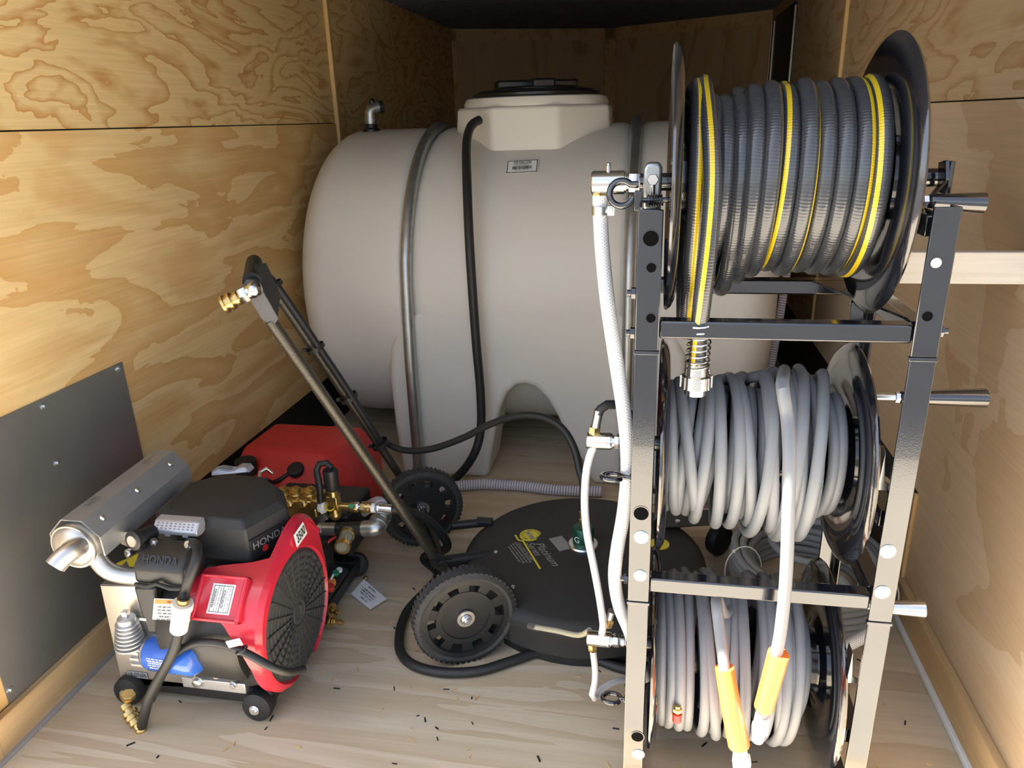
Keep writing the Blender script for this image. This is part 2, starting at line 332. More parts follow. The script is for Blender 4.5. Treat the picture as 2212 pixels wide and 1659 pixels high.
for i, (a, b, z0, z1) in enumerate(((lerp(CORN_L, APEX, .97), APEX, 0, ZC), (APEX, lerp(APEX, CORN_R, .05), 0, ZC), (CORN_L, APEX, ZC-.075, ZC), (APEX, CORN_R, ZC-.075, ZC), (CORN_L, lerp(CORN_L, APEX, .03), 0, ZC))):
    a2 = (a[0], a[1]-.014); b2 = (b[0], b[1]-.014)
    S(vquad(a2, b2, z0, z1, .012, 'trim_%d' % (i+1), wood_trim))
# upright seam strips on both side walls
S(M().span((XL+.016, YS-.012, .24), (XL-.012, YS+.012, ZC)).span((XL+.004, YS+.012, .24), (XL-.012, YS+.045, ZC)).build('trim_6', wood_edge, bevel=.001, smooth=0))
S(M().span((XR-.012, YS-.012, .345), (XR+.012, YS+.012, ZC)).span((XR-.004, YS+.012, .345), (XR+.012, YS+.035, ZC)).build('trim_7', wood_edge, bevel=.001, smooth=0))
# black side-door upright near the nose, with bright edges
dr = S(M().span((XR-.006, 4.33, .345), (XR+.004, 5.03, 1.79)).build('door_1', black_wall, smooth=0))
for yy in (4.33, 5.03): M().span((XR-.012, yy-.009, .345), (XR-.004, yy+.009, 1.77)).build('edge_strip', zinc, dr, smooth=0)
# baseboards
S(M().span((XL+.003, 1.0, 0), (XL+.022, YW, .09)).build('baseboard_left', wood_trim, bevel=.002, smooth=0))
S(M().span((XR-.003, YR, .012), (XR-.022, YW+.03, .1)).build('baseboard_right', wood_trim, bevel=.002, smooth=0))
S(M().span((XR-.003, YR, 0), (XR-.032, YW+.03, .016)).build('trim_8', white_pl, bevel=.003, smooth=0))
S(M().span((XL+.003, YR, 0), (XL+.034, YW, .007)).build('trim_9', silver_pl, bevel=.002, smooth=0))
S(M().span((XL+.003, YR, 0), (XL+.024, 1.0, .60)).build('trim_10', wood_trim, bevel=.002, smooth=0))
M().span((XR-.012, YW+.022, .10), (XR-.0032, YW+.030, .345)).build('cut_edge', wood_edge, wr_, smooth=0)
M().span((XL+.0032, YW-.006, .10), (XL+.010, YW, .24)).build('cut_edge', wood_edge, wl_, smooth=0)
# nails in the plywood
nm_ = M()
for (px, py) in ((35, 627), (276, 543), (475, 694), (323, 787), (625, 813), (503, 888), (367, 12), (515, 40), (625, 66), (423, 58)):
    p = at(px, py, X=XL+.003); nm_.cyl(p, p+V((.002, 0, 0)), .0035, n=6)
nm_.build('nail_heads', wood_edge, wl_)['kind'] = 'stuff'

# ------------------------------------------------------------------ sheet metal on the left wall
e = thing('metal_sheet', (XL, 1.34, .09), 'dull grey metal sheet screwed low on the plywood wall beside the muffler', 'metal sheet')
M().span((XL+.0035, 1.06, .092), (XL+.006, 1.62, .70)).build('sheet', sheet_m, e, smooth=0)
for px, py in ((94, 878), (123, 1000), (254, 797), (22, 1490)):
    p = at(px, py, X=XL+.006); M().cyl(p, p+V((.002, 0, 0)), .008, n=10).hexnut(p+V((.002, 0, 0)), (1, 0, 0), .0045, .004).build('screw', zinc, e)

# ------------------------------------------------------------------ white brace board by the right wall
M().span((.405, 1.478, .953), (.532, 1.497, 1.012)).build('brace_board', white_board, bevel=.002, smooth=0)
bb = bpy.data.objects['brace_board']; put(bb, None, 'whitewashed wooden board bridging the hose reel rack and the right wall', 'board')
M().span((.5335, 1.478, .953), (XR-.003, 1.497, 1.012)).build('board_piece', white_board, bb, bevel=.002, smooth=0)

# ------------------------------------------------------------------ water tank
TC, TR = V((-.424, 3.005, .66)), .585
tank = thing('water_tank', (TC.x, TC.y, 0), 'large off-white horizontal water tank with black screw lid', 'water tank')
L_ = .861; prof = []
def strapgroove(x):
    return -.022*sum(math.exp(-((x-c)/.026)**2) for c in (-.83, -.062))
fil_x, fil_r = .145, .20
ks = 14
left = [(-(L_+.03), .0001), (-(L_+.028), .10), (-(L_+.015), .22)] + [(-(L_-fil_x) - fil_x*math.cos(a), TR-fil_r+fil_r*math.sin(a)) for a in [math.pi/2*i/ks for i in range(ks+1)]]
mid_ = [(-(L_-fil_x) + 2*(L_-fil_x)*i/90, TR + strapgroove(TC.x-(L_-fil_x)+2*(L_-fil_x)*i/90)) for i in range(1, 90)]
prof = left + mid_ + [(-a, b) for a, b in reversed(left)]
b_ = M().lathe(TC, (1, 0, 0), prof, 72)
b_.build('body', poly, tank, smooth=60)
# moulded skirt with two legs and an arch, front and back
def skirt(yf, yb, nm):
    o = []
    arch = [(-.57, 0), (-.555, .10), (-.535, .20), (-.515, .28), (-.485, .345), (-.45, .375), (-.42, .38), (-.385, .37), (-.345, .33), (-.305, .26), (-.265, .17), (-.215, .09), (-.18, 0)]
    outer = [(.13, 0), (.135, .2), (.14, .40), (.13, .50), (.095, .58), (.02, .645), (-.80, .645), (-.875, .58), (-.912, .50), (-.924, .40), (-.92, .2), (-.905, 0)]
    P = [(x, z) for x, z in arch] + outer
    mm = M(); mm.prism([(x, yf, z) for x, z in P], (0, yb-yf, 0)); return mm.build(nm, poly, tank, bevel=.022, seg=4, smooth=50)
skirt(2.4215, 2.66, 'leg_skirt'); skirt(3.35, 3.588, 'leg_skirt')
# octagonal neck, collar, lid
NX, NY = -.448, 3.0
nk = M(); lo = []; hi = []
for i in range(8):
    a = math.pi/8 + math.pi/4*i; c, s_ = math.cos(a), math.sin(a)
    lo.append((NX+.335*c, NY+.325*s_, 1.0)); hi.append((NX+.308*c, NY+.308*s_, 1.312))
nk.add(lo+hi, [tuple(range(7, -1, -1)), tuple(range(8, 16))] + [(i, (i+1) % 8, 8+(i+1) % 8, 8+i) for i in range(8)])
nk.build('neck', poly, tank, bevel=.014, seg=3, smooth=50)
M().lathe((NX, NY, 1.312), (0, 0, 1), [(0, .278), (.012, .277), (.03, .268), (.034, .25)], 48).build('collar', poly, tank)
M().lathe((NX, NY, 1.346), (0, 0, 1), [(0, .238), (.004, .243), (.012, .243), (.016, .225), (.022, .222), (.026, .2)], 48).build('lid', lid_m, tank)
kn = M(); kn.lathe((NX, NY, 1.37), (0, 0, 1), [(0, .17), (.006, .165), (.012, .15)], 40)
for a in (0, math.pi/2):
    kn.box((NX, NY, 1.388), (.31, .085, .036), Matrix.Rotation(a+.35, 3, 'Z'))
kn.build('lid_grip', lid_m, tank, bevel=.008)
# printed label on the tank's curved front
cxy = at(1128, 360, Y=2.68)
ly = TC.y - math.sqrt(TR**2 - (cxy.z-TC.z)**2)
lc = at(1128, 360, Y=ly); ln = V((0, lc.y-TC.y, lc.z-TC.z)).normalized(); lxd = V((1, 0, .035)).normalized(); lyd = ln.cross(lxd).normalized(); lyd = lyd if lyd.z > 0 else -lyd
lc = V((lc.x, TC.y, TC.z)) + ln*(TR+.003)
lw, lh = .112, .064
def lq(mm, u0, u1, v0, v1, d, mi=0): return mm.prism([lc+lxd*u0+lyd*v0+ln*d, lc+lxd*u1+lyd*v0+ln*d, lc+lxd*u1+lyd*v1+ln*d, lc+lxd*u0+lyd*v1+ln*d], ln*.0006, mi)
lab = lq(M(), -lw/2, lw/2, -lh/2, lh/2, 0).build('label', white_pl, tank, label='white printed label with a black border and barcode')
pr = M()
for a in (-1, 1): lq(pr, a*(lw/2-.004)-.0013, a*(lw/2-.004)+.0013, -lh/2+.002, lh/2-.002, .0006); lq(pr, -lw/2+.002, lw/2-.002, a*(lh/2-.004)-.0013, a*(lh/2-.004)+.0013, .0006)
x = -.034
while x < .034: w = random.choice((.0009, .0014, .0022)); lq(pr, x, x+w, -.013, .002, .0006); x += w + random.choice((.0009, .0016))
pr.build('barcode', ink, lab, smooth=0)
text('lettering', '525 GALLON', lc+lyd*.0175, lxd, lyd, .0175, ink, lab, width=.062, depth=.0013, bold=.02)
text('lettering', 'HORIZ LEGS WHITE', lc+lyd*.0065, lxd, lyd, .0085, ink, lab, width=.046, depth=.0013)
text('lettering', '00100  42167', lc-lyd*.0175, lxd, lyd, .0075, ink, lab, width=.05, depth=.0013)
# vent fitting on the shoulder
vp = V((-1.105, 2.95, 1.246)); vt = M(); vt.lathe(vp-V((0, 0, .012)), (0, 0, 1), [(0, .036), (.012, .036), (.02, .026), (.034, .024)], 20); vt.build('vent_base', lid_m, tank)
M().tube([vp+V((0, 0, .02)), vp+V((0, 0, .05)), vp+V((.004, .004, .075)), vp+V((.03, .025, .085))], .021, 14).cyl(vp+V((0, 0, .03)), vp+V((0, 0, .042)), .025).build('vent_elbow', galv, tank)
M().cyl(vp+V((.006, .01, .075)), vp+V((.008, .012, .105)), .011).ball(vp+V((.008, .012, .105)), .012).cyl(vp+V((.028, .025, .084)), vp+V((.042, .035, .086)), .024).build('vent_cap', lid_m, tank)
# galvanized hold-down hoops
for sx, lab_ in ((-.83, 'galvanized hoop strapped over the tank left of the black hose'), (-.062, 'galvanized hoop strapped over the tank behind the braided clear hose')):
    R_ = TR + .004; P = [(sx, 2.400, 0), (sx, 2.400, .25), (sx, 2.402, .50)] + [(sx, TC.y - R_*math.cos(a), TC.z + R_*math.sin(a)) for a in [math.pi*i/18 for i in range(1, 18)]] + [(sx, 3.612, .5), (sx, 3.614, 0)]
    o = M().tube(P, .0212, 16, .02).build('tank_hoop', galv); put(o, None, lab_, 'hoop', 'hoops over the tank')

# ------------------------------------------------------------------ hoses around the tank
def hose(name, P, r, m, label, cat='hose', n=12, step=.014, group=None, **k):
    o = M().tube(P, r, n, step, **k).build(name, m); return put(o, None, label, cat, group)
hose('overflow_hose', pts([(1036, 259, 2.70), (1018, 272, 2.66), (1008, 310, 2.60), (1009, 400, 2.47), (1015, 540, 2.37), (1027, 720, 2.36), (1038, 850, 2.365), (1038, 930, 2.36), (1022, 985, 2.34)]) + [at(985, 1032, z=.03), at(945, 1048, z=.016), at(900, 1052, z=.016)], .0155, hose_blk, 'black rubber hose hanging from the neck of the tank to the floor')
hose('riser_hose', pts([(1714, 470, 2.80), (1703, 560, 2.80), (1690, 650, 2.80), (1671, 760, 2.80), (1652, 860, 2.80), (1640, 930, 2.80)]) + [V((.50, 2.83, .02)), V((.44, 2.70, .018))], .0150, ribhose, 'thin ribbed hose standing upright beside the right end of the tank')

# ------------------------------------------------------------------ hose reel rack
PW = .0365; X0, X1, YF, YB = 0.0, .396, 1.124, 1.436
ZSEC = (0.0, .461, .922); AY = 1.28; AZ = (.236, .690, 1.1615)
rack = thing('hose_reel_rack', (.2, AY, 0), 'tall glossy black steel rack stacking three hose reels', 'reel rack')
def sqtube(a, b, mm, w=PW):
    a = V(a); b = V(b); d = b-a
    mm.span([min(p, q)-(w/2 if abs(d[i]) < 1e-6 else 0) for i, (p, q) in enumerate(zip(a, b))], [max(p, q)+(w/2 if abs(d[i]) < 1e-6 else 0) for i, (p, q) in enumerate(zip(a, b))]); return mm
for s in range(3):
    z0 = ZSEC[s]; z1 = ZSEC[s+1]-.004 if s < 2 else 1.137
    for X in (X0, X1):
        for Y in (YF, YB):
            sx = -1 if X == X0 else 1; sy = -1 if Y == YF else 1; h_ = PW/2; t_ = .0045
            Lp = [(X-sx*h_, Y+sy*h_), (X+sx*h_, Y+sy*h_), (X+sx*h_, Y-sy*h_), (X+sx*(h_-t_), Y-sy*h_), (X+sx*(h_-t_), Y+sy*(h_-t_)), (X-sx*h_, Y+sy*(h_-t_))]
            o = M().prism([(a, b, z0+.001) for a, b in Lp], (0, 0, z1-z0-.001)).build('post', gloss, rack, bevel=.0016, seg=2)
            if s: M().box((X, Y+sy*(h_-.003), z0-.002), (PW+.003, .009, .006)).build('joint_cap', gloss, o, bevel=.001)
    zr = AZ[s]-.055
    for X in (X0, X1):
        sqtube((X, YF+PW/2, z0+.03), (X, YB-PW/2, z0+.03), M(), .03).build('side_rail', gloss, rack, bevel=.003)
        sqtube((X, YF+PW/2, zr), (X, YB-PW/2, zr), M(), .03).build('bearing_rail', gloss, rack, bevel=.003)
    for Y, w in ((YF, .028), (YB, .028)):
        sqtube((X0+PW/2, Y, z0+.034), (X1-PW/2, Y, z0+.034), M(), w).build('cross_bar', gloss, rack, bevel=.003)
    # bearings on both sides of the shaft
    for X in (X0, X1):
        mb = M().prism([(X-.013, AY-.05, zr+.015), (X-.013, AY+.05, zr+.015), (X-.013, AY+.026, AZ[s]+.024), (X-.013, AY-.026, AZ[s]+.024)], (.026, 0, 0))
        mb.build('bearing', zinc if (s == 2 and X == X0) else gloss, rack, bevel=.006, seg=3)
# gusset plates on the top right bearing
M().prism([at(2052, 346, X=.432), at(2036, 350, X=.432), at(2034, 400, X=.432), at(1996, 440, X=.432), at(2002, 446, X=.432), at(2052, 388, X=.432)], (-.006, 0, 0)).build('gusset', gloss, rack, bevel=.001)
# bolts, hole discs and screws on the front faces
FY = YF-PW/2
for px, py, r in ((1385, 1160, .0125), (1383, 1243, .0115), (1918, 1191, .0125), (1906, 1279, .0125), (1379, 1629, .0118)):
    p = at(px, py, Y=FY); M().lathe(p+V((0, .001, 0)), (0, -1, 0), [(0, r), (.002, r), (.005, r*.75), (.0065, r*.3), (.007, .0001)], 20).build('carriage_bolt', zinc, rack)
for px, py, r in ((1406, 515, .0115), (1407, 578, .0072), (1406, 687, .0072), (2022, 568, .0072), (2003, 683, .0072), (1385, 1109, .0125), (1377, 1591, .0115)):
    p = at(px, py, Y=FY); M().lathe(p+V((0, .0006, 0)), (0, -1, 0), [(0, r*1.18), (.0016, r*1.15), (.0016, r), (-.0002, r*.98)], 20).build('hole_rim', gloss, rack)
    M().lathe(p+V((0, -.0002, 0)), (0, -1, 0), [(0, r), (.0004, r*.98)], 18).build('hole_disc', white_pl if (px in (2022,)) else hole_m, rack)
for px, py in ((1366, 633), (1363, 719), (1350, 1250), (2032, 715)):
    sx = -1 if px < 1700 else 1; p = at(px, py, Y=YF); p.x = (X0-PW/2) if sx < 0 else (X1+PW/2)
    M().hexnut(p, (sx, 0, 0), .009, .008).cyl(p+V((sx*.008, 0, 0)), p+V((sx*.014, 0, 0)), .005, n=10).build('side_bolt', gloss, rack)
# lock pins with an open eye (left side)
def eye(px, py, Yc, parent, R=.017, r=.0048, tilt=0):
    c = at(px, py, Y=Yc); Q = []
    for i in range(22):
        a = math.radians(35 + 300*i/21 + tilt); Q.append(c + V((math.cos(a)*R, math.sin(a)*R*.15, math.sin(a)*R)))
    Q = [V((X0-PW/2-.002, Yc, Q[0].z))] + Q
    M().tube(Q, r, 10, .006).build('lock_pin', gloss, parent)
eye(1343, 418, 1.20, rack, .019, .0055, 10)
def eye_flat(px, py, Yc, parent):
    c = at(px, py, Y=Yc); Q = [V((X0-PW/2+.004, Yc, c.z)), V((X0-PW/2-.006, Yc, c.z))]
    for i in range(18):
        a = math.radians(20 + 310*i/17); Q.append(c + V((math.cos(a)*.018, math.sin(a)*.016, -.002*math.sin(a))))
    M().tube(Q, .0048, 10, .006).cyl(V((X0-PW/2-.003, Yc, c.z)), V((X0-PW/2+.002, Yc, c.z)), .008).build('lock_pin', gloss, parent)
eye_flat(1322, 1030, 1.17, rack); eye_flat(1321, 1508, 1.19, rack)
# spring latch beside the top bearing
q = at(1410, 432, Y=1.19)
sp = M(); sp.cyl(q+V((-.02, 0, 0)), q+V((.03, 0, 0)), .004, n=10); sp.build('latch_rod', gloss, rack)
Q = [q+V((-.008+.024*i/60, .008*math.cos(i*.63), .008*math.sin(i*.63))) for i in range(61)]
M().tube(Q, .0014, 6, raw=True).build('latch_spring', gloss, rack)
M().box(q+V((-.022, 0, .0)), (.012, .02, .03)).box(q+V((.028, 0, 0)), (.004, .02, .024)).build('latch_bracket', gloss, rack, bevel=.001)
uc = at(1410, 390, Y=1.22)
M().prism([uc+V((-.014, 0, -.036)), uc+V((.014, 0, -.036)), uc+V((.0145, 0, .018)), uc+V((.010, 0, .027)), uc+V((-.010, 0, .027)), uc+V((-.0145, 0, .018))], (0, .03, 0)).build('clamp', galv, rack, bevel=.005, seg=3)
M().hexnut(uc+V((0, 0, .002)), (0, -1, 0), .0095, .009).cyl(uc+V((0, -.004, -.002)), uc+V((0, -.004, -.04)), .0045, n=10).hexnut(uc+V((0, -.006, -.04)), (0, 0, 1), .012, .008).build('clamp_bolt', steel, rack)
for X in (X0, X1):
    for Y in (YF, YB): M().box((X, Y, .002), (.05, .05, .004)).build('foot_plate', gloss, rack, bevel=.001)
M().prism([(X1-.015, YF+.02, ZSEC[2]+.045), (X1-.015, YB-.02, ZSEC[2]+.045), (X1-.10, YB-.02, ZSEC[2]+.045)], (0, 0, .004)).build('corner_plate', gloss, rack, bevel=.001)

# ------------------------------------------------------------------ reels
def reel(s, R, labels, hx, xr):
    z = AZ[s]; c = V((.2, AY, z))
    r_ = thing('hose_reel', (c.x, c.y, z), labels, 'hose reel', 'hose reels in the rack')
    for X, sd in ((.040, -1), (xr, 1)):
        # pressed steel disc: centre well, raised annulus, rolled rim
        pf = [(0, .02), (0, R*.36), (.006, R*.42), (.006, R*.55), (.0, R*.61), (.0, R*.80), (.004, R*.93), (.010, R*.985), (.013, R), (.0095, R*1.012), (.004, R*.99), (-.0015, R*.94), (-.003, R*.80), (-.003, R*.61), (.003, R*.55), (.003, R*.42), (-.003, R*.36), (-.003, .02), (0, .02)]
        M().lathe((X, AY, z), (sd, 0, 0), pf, 64).build('flange', gloss, r_, smooth=50)
        for k in range(4):
            a = .5+math.pi/2*k; p = V((X - sd*.003, AY+R*.30*math.cos(a), z+R*.30*math.sin(a)))
            M().hexnut(p, (-sd, 0, 0), .007, .006).hexnut(p+V((sd*.006, 0, 0)), (sd, 0, 0), .007, .007).build('flange_bolt', gloss, r_)
    M().lathe((.036, AY, z), (1, 0, 0), [(0, .062), (.32, .062)], 28).build('drum', gloss, r_)
    M().cyl((-.022, AY, z), (.45 if s == 2 else .418, AY, z), .0145, n=20).build('shaft', gloss, r_)
    if s == 2: M().box((.448, AY, z), (.008, .034, .05)).build('shaft_end', gloss, r_, bevel=.002)
    # tapered crank handle on the outer face of the right flange
    a, b = hx
    M().lathe(a, b-a, [(0, .006), (.004, .010), ((b-a).length*.15, .0108), ((b-a).length*.97, .0155), ((b-a).length-.002, .0155), ((b-a).length, .013)], 22).build('crank_handle', steel if s == 0 else gloss, r_)
    M().hexnut(a-V((.005, 0, 0)), (1, 0, 0), .009, .008).cyl(V((.36, a.y, a.z)), a, .006).build('handle_bolt', zinc, r_)
    # brake bracket, just outside the flange
    if s < 2:
        br = at(*((1907, 1015), (1838, 1440))[1-s], Y=1.13)
        M().prism([br+V((0, 0, .03)), br+V((.006, 0, -.02)), br+V((.02, 0, -.028)), br+V((.022, 0, -.036)), br+V((-.004, 0, -.036))], (0, .03, 0)).build('brake_bracket', zinc, r_, bevel=.001)
    # left side: swivel
    sw = V((-.022, AY, z))
    return r_
def hpx(p0, p1, Y): return at(*p0, Y=Y), at(*p1, Y=Y)
reel_b = reel(0, .197, 'black hose reel lowest in the rack wound with grey hose', hpx((1886, 1310), (1998, 1315), 1.185), .349)
reel_m = reel(1, .1935, 'black hose reel in the middle of the rack wound with grey hose', hpx((1940, 858), (2132, 860), 1.22), .344)
reel_t = reel(2, .2085, 'black hose reel on top of the rack wound with charcoal yellow-striped hose', hpx((2000, 434), (2128, 439), 1.21), .339)
def swivel(parent, px0, px1, ypix, s, body_r):
    z = AZ[s]; a = at(px0, ypix, Y=AY); b = at(px1, ypix, Y=AY); a.z = b.z = z; a.y = b.y = AY; L = (b-a).length; d = V((1, 0, 0))
    o = M().lathe(a, d, [(0, body_r*.9), (.002, body_r), (L*.62, body_r), (L*.63, body_r*.9), (L*.66, body_r*.9), (L*.66, body_r*.72), (L, body_r*.72)], 28).build('swivel', chromeg, parent)
    M().hexnut(a+d*(L*.70), d, body_r*.86, L*.22).build('swivel_nut', chromeg, parent)
    M().cyl(a+d*(L-.002), V((-.015, AY, z)), body_r*.5).build('swivel_nipple', white_pl if s == 0 else gloss, parent)
    return a, b
sa2, sb2 = swivel(reel_t, 1278, 1392, 405, 2, .0195)
M().cyl(sa2+V((.028, -.004, .018)), sa2+V((.028, -.004, .028)), .004, n=10).ball(sa2+V((.028, -.004, .03)), .0032).build('grease_nipple', steel, reel_t)
sa1, sb1 = swivel(reel_m, 1268, 1352, 948, 1, .0165)
sa0, sb0 = swivel(reel_b, 1268, 1348, 1392, 0, .0165)
for s_, r_ in ((sa1, reel_m), (sa0, reel_b)): M().ball(s_+V((.045, -.0165, -.002)), .003).build('grease_nipple', steel, r_)
# hose tail fittings under and over the swivels
M().hexnut(sa2+V((.014, 0, -.035)), (0, 0, 1), .0125, .018).build('brass_nut', brass, reel_t)
M().hexnut(sa1+V((.014, 0, .014)), (.1, 0, 1), .0115, .014).build('brass_nut', brass, reel_m)
M().cyl(sa1+V((.016, 0, .028)), sa1+V((.022, 0, .062)), .0085).build('crimp', zinc, reel_m)
M().hexnut(sa0+V((.012, 0, -.032)), (0, 0, 1), .010, .016).build('brass_nut', brass, reel_b)
M().hexnut(at(1312, 1352, Y=AY), (.25, 0, 1), .0105, .02).build('brass_nut', brass, reel_b)
M().cyl(at(1316, 1338, Y=AY), at(1322, 1320, Y=AY), .0085).build('crimp', zinc, reel_b)

# ------------------------------------------------------------------ wound hoses
def turn(k, X0_, X1_, R_, zc, n=30, sag=0., dX=0., ph=0., sagw=.9, x_in=None):
    """one turn: starts at the top, goes forward (towards the open door), down, back and up"""
    out = []
    for i in range(n):
        a = 2*math.pi*i/n
        t = i/n; x = X0_ + (X1_-X0_)*t + dX*math.sin(a+ph)
        low = max(0, -math.cos(a))
        out.append(V((x, AY - R_*math.sin(a)*(1), zc + R_*math.cos(a) - sag*low**2)))
    return out
Pt = []
zt = AZ[2]; xs_ = [.322, .297, .272, .248, .223, .199, .175, .151, .130, .110]
Rs = [.141, .138, .137, .134, .139, .132, .137, .133, .121, .119]
for i, x in enumerate(xs_):
    nx = xs_[i+1] if i+1 < len(xs_) else .090
    Pt += turn(i, x, nx, Rs[i], zt, sag=(.055 if i == 8 else .022 if i == 7 else .006 if i == 6 else 0), dX=random.uniform(-.003, .003), ph=random.uniform(0, 6))
Pt += turn(0, .090, .070, .121, zt, sag=.0)
Pt += turn(0, .066, .062, .143, zt, sag=.11)
Pt += [V((.075, AY+.02, zt+.150))]
tail = pts([(1522, 195, 1.235), (1530, 250, 1.17), (1537, 330, 1.128), (1538, 420, 1.112), (1530, 540, 1.105), (1519, 640, 1.110), (1512, 700, 1.125), (1508, 745, 1.15), (1506, 775, 1.15), (1505, 800, 1.15)])
Pt += tail
garden = M().tube(Pt, .0133, 16, .011).build('water_hose', hose_top)
put(garden, None, 'charcoal ribbed water hose with yellow stripes wound on the top reel', 'hose')
ce_ = tail[-1]
M().lathe(ce_+V((0, 0, .012)), (0, 0, -1), [(-.002, .0165), (.0, .0185), (.018, .0195), (.02, .0235), (.04, .024), (.042, .018), (.052, .0175), (.054, .013)], 24).build('coupling', steel, garden)
for k in range(10):
    a = k*math.pi/5; M().box(ce_+V((.0235*math.cos(a), .0235*math.sin(a), -.018)), (.004, .004, .02), Matrix.Rotation(a, 3, 'Z')).build('grip_rib', steel, garden)
a_, b_2 = tail[-1], tail[-4]; Q = []
for i in range(120):
    t = i/119; p = a_.lerp(b_2, t*1.02); an = t*2*math.pi*8; Q.append(p + V((.0185*math.cos(an), .0185*math.sin(an), 0)))
M().tube(Q, .0014, 6, raw=True).build('spring_guard', steel, garden)

def wound(zc, xs, R0, jit, seed, sagf, dx):
    rnd = random.Random(seed); P = []
    for i in range(len(xs)-1):
        P += turn(i, xs[i], xs[i+1], R0[i % len(R0)] + rnd.uniform(-jit, jit), zc, n=26, sag=max(0, rnd.gauss(sagf, sagf*.6)), dX=rnd.uniform(-dx, dx), ph=rnd.uniform(0, 6.3))
    return P
# middle reel: under-layer, then a looser upper layer
xm = [.326-.0205*i for i in range(14)] + [.052] + [.075, .10, .125, .15, .172, .195, .215, .235, .258, .28, .30, .262, .236]
Rm = [.105]*14 + [.122, .125, .128, .131, .133, .128, .134, .138, .140, .136, .133, .146, .142]
Pm = wound(AZ[1], xm, Rm, .006, 11, .016, .017)
tail = pts([(1690, 830, 1.125), (1700, 900, 1.10), (1705, 970, 1.068), (1704, 1050, 1.052), (1702, 1150, 1.046), (1697, 1260, 1.046), (1688, 1350, 1.048), (1680, 1400, 1.050), (1660, 1490, 1.055), (1645, 1550, 1.06)])
Pm += tail
hm = M().tube(Pm, .0100, 12, .012).build('pressure_hose', hose_grey)
put(hm, None, 'grey pressure hose wound on the middle reel, its end hanging over the cross bar', 'hose', 'grey pressure hoses on the reels')
def sleeve(P, r0, r1, parent, nm='sleeve'):
    M().tube(P, lambda t: r0+(r1-r0)*t, 14, .01).build(nm, orange, parent)
sleeve(pts([(1682, 1412, 1.050), (1668, 1465, 1.053), (1650, 1528, 1.058)]), .0175, .0165, hm)
e1, e2 = pts([(1648, 1545, 1.06), (1636, 1598, 1.066)])
M().cyl(e1, e1.lerp(e2, .45), .0125).hexnut(e1.lerp(e2, .4), e2-e1, .015, .016).cyl(e1.lerp(e2, .7), e2, .0105).build('plug_fitting', white_pl, hm)
# lowest reel
xb = [.30-.0188*i for i in range(14)] + [.055, .076, .097, .118, .139, .160, .181, .202, .223, .244, .262, .28, .295, .275, .25, .22]
Rb = [.11]*13 + [.138, .142, .146, .147, .149, .15, .148, .150, .149, .147, .148, .150, .146, .15, .152, .155]
Pb = wound(AZ[0], xb, Rb, .005, 23, .010, .016)
Pb += pts([(1648, 1270, 1.20), (1600, 1262, 1.14)]) if False else []
Pb += [V((.165, AY-.07, AZ[0]+.142))] + pts([(1548, 1290, 1.15), (1553, 1350, 1.115), (1562, 1420, 1.085), (1572, 1500, 1.07), (1590, 1580, 1.07), (1598, 1615, 1.07)])
hb = M().tube(Pb, .0100, 12, .012).build('pressure_hose', hose_grey)
put(hb, None, 'grey pressure hose wound on the lowest reel, its end staying below the cross bar', 'hose', 'grey pressure hoses on the reels')
sleeve(pts([(1565, 1442, 1.08), (1578, 1520, 1.07), (1596, 1608, 1.07)]), .0165, .0195, hb)
e1, e2 = pts([(1597, 1612, 1.07), (1606, 1672, 1.075)])
M().cyl(e1, e1.lerp(e2, .4), .0125).box(e1.lerp(e2, .55), (.03, .022, .022)).cyl(e1.lerp(e2, .7), e2, .011).build('plug_fitting', white_pl, hb, bevel=.002)
rc = at(1463, 1540, Y=1.12)
M().cyl(rc+V((0, 0, .0)), rc+V((0, 0, -.018)), .009, .0085).build('red_cap', redtank, hb)
M().cyl(rc+V((0, 0, .0)), rc+V((0, 0, .018)), .006).hexnut(rc+V((0, 0, .004)), (0, 0, 1), .009, .008).build('cap_fitting', brass, hb)

# ------------------------------------------------------------------ feed hoses on the rack's left side
bh = [sa2+V((.014, 0, -.02))] + pts([(1297, 470, 1.278), (1301, 540, 1.26), (1312, 650, 1.23), (1328, 760, 1.205), (1345, 870, 1.195), (1354, 950, 1.192), (1355, 1030, 1.192), (1347, 1110, 1.192), (1333, 1190, 1.20), (1328, 1250, 1.21), (1338, 1310, 1.225), (1362, 1370, 1.24)]) + [V((.02, 1.30, .13))]
fh = hose('feed_hose', bh, .0127, braid_m, 'thick clear braided hose hanging from the top reel swivel beside the rack post', n=20, step=.01)
M().ring(bh[1]+V((0, 0, .012)), (0, 0, 1), .0148, .012, .014).box(bh[1]+V((.018, -.004, .012)), (.012, .01, .016)).cyl(bh[1]+V((.016, -.012, .012)), bh[1]+V((.016, .002, .012)), .0055).build('hose_clamp', zinc, fh)
sh = [sa1+V((.012, 0, -.012))] + pts([(1268, 1010, 1.275), (1263, 1080, 1.268), (1268, 1150, 1.26), (1282, 1220, 1.258), (1295, 1290, 1.262), (1303, 1350, 1.27)]) + [sa0+V((.03, 0, .012))]
hose('feed_tube', sh, .0078, clear_m, 'slim milky tube joining the middle and lowest reel swivels', n=14)
hose('drain_tube', [sa0+V((.012, 0, -.025))] + pts([(1286, 1450, 1.28), (1284, 1480, 1.27), (1279, 1500, 1.26), (1284, 1508, 1.27), (1300, 1488, 1.30), (1330, 1472, 1.33), (1362, 1468, 1.36)]), .0072, clear_m, 'short milky tube curling below the lowest reel swivel', n=14)
hose('jumper_hose', [sa1+V((.021, 0, .055))] + pts([(1297, 884, 1.28), (1312, 874, 1.285), (1335, 874, 1.295), (1356, 890, 1.31), (1372, 920, 1.34)]), .0088, hose_blk, 'short black hose arching over the middle reel swivel')
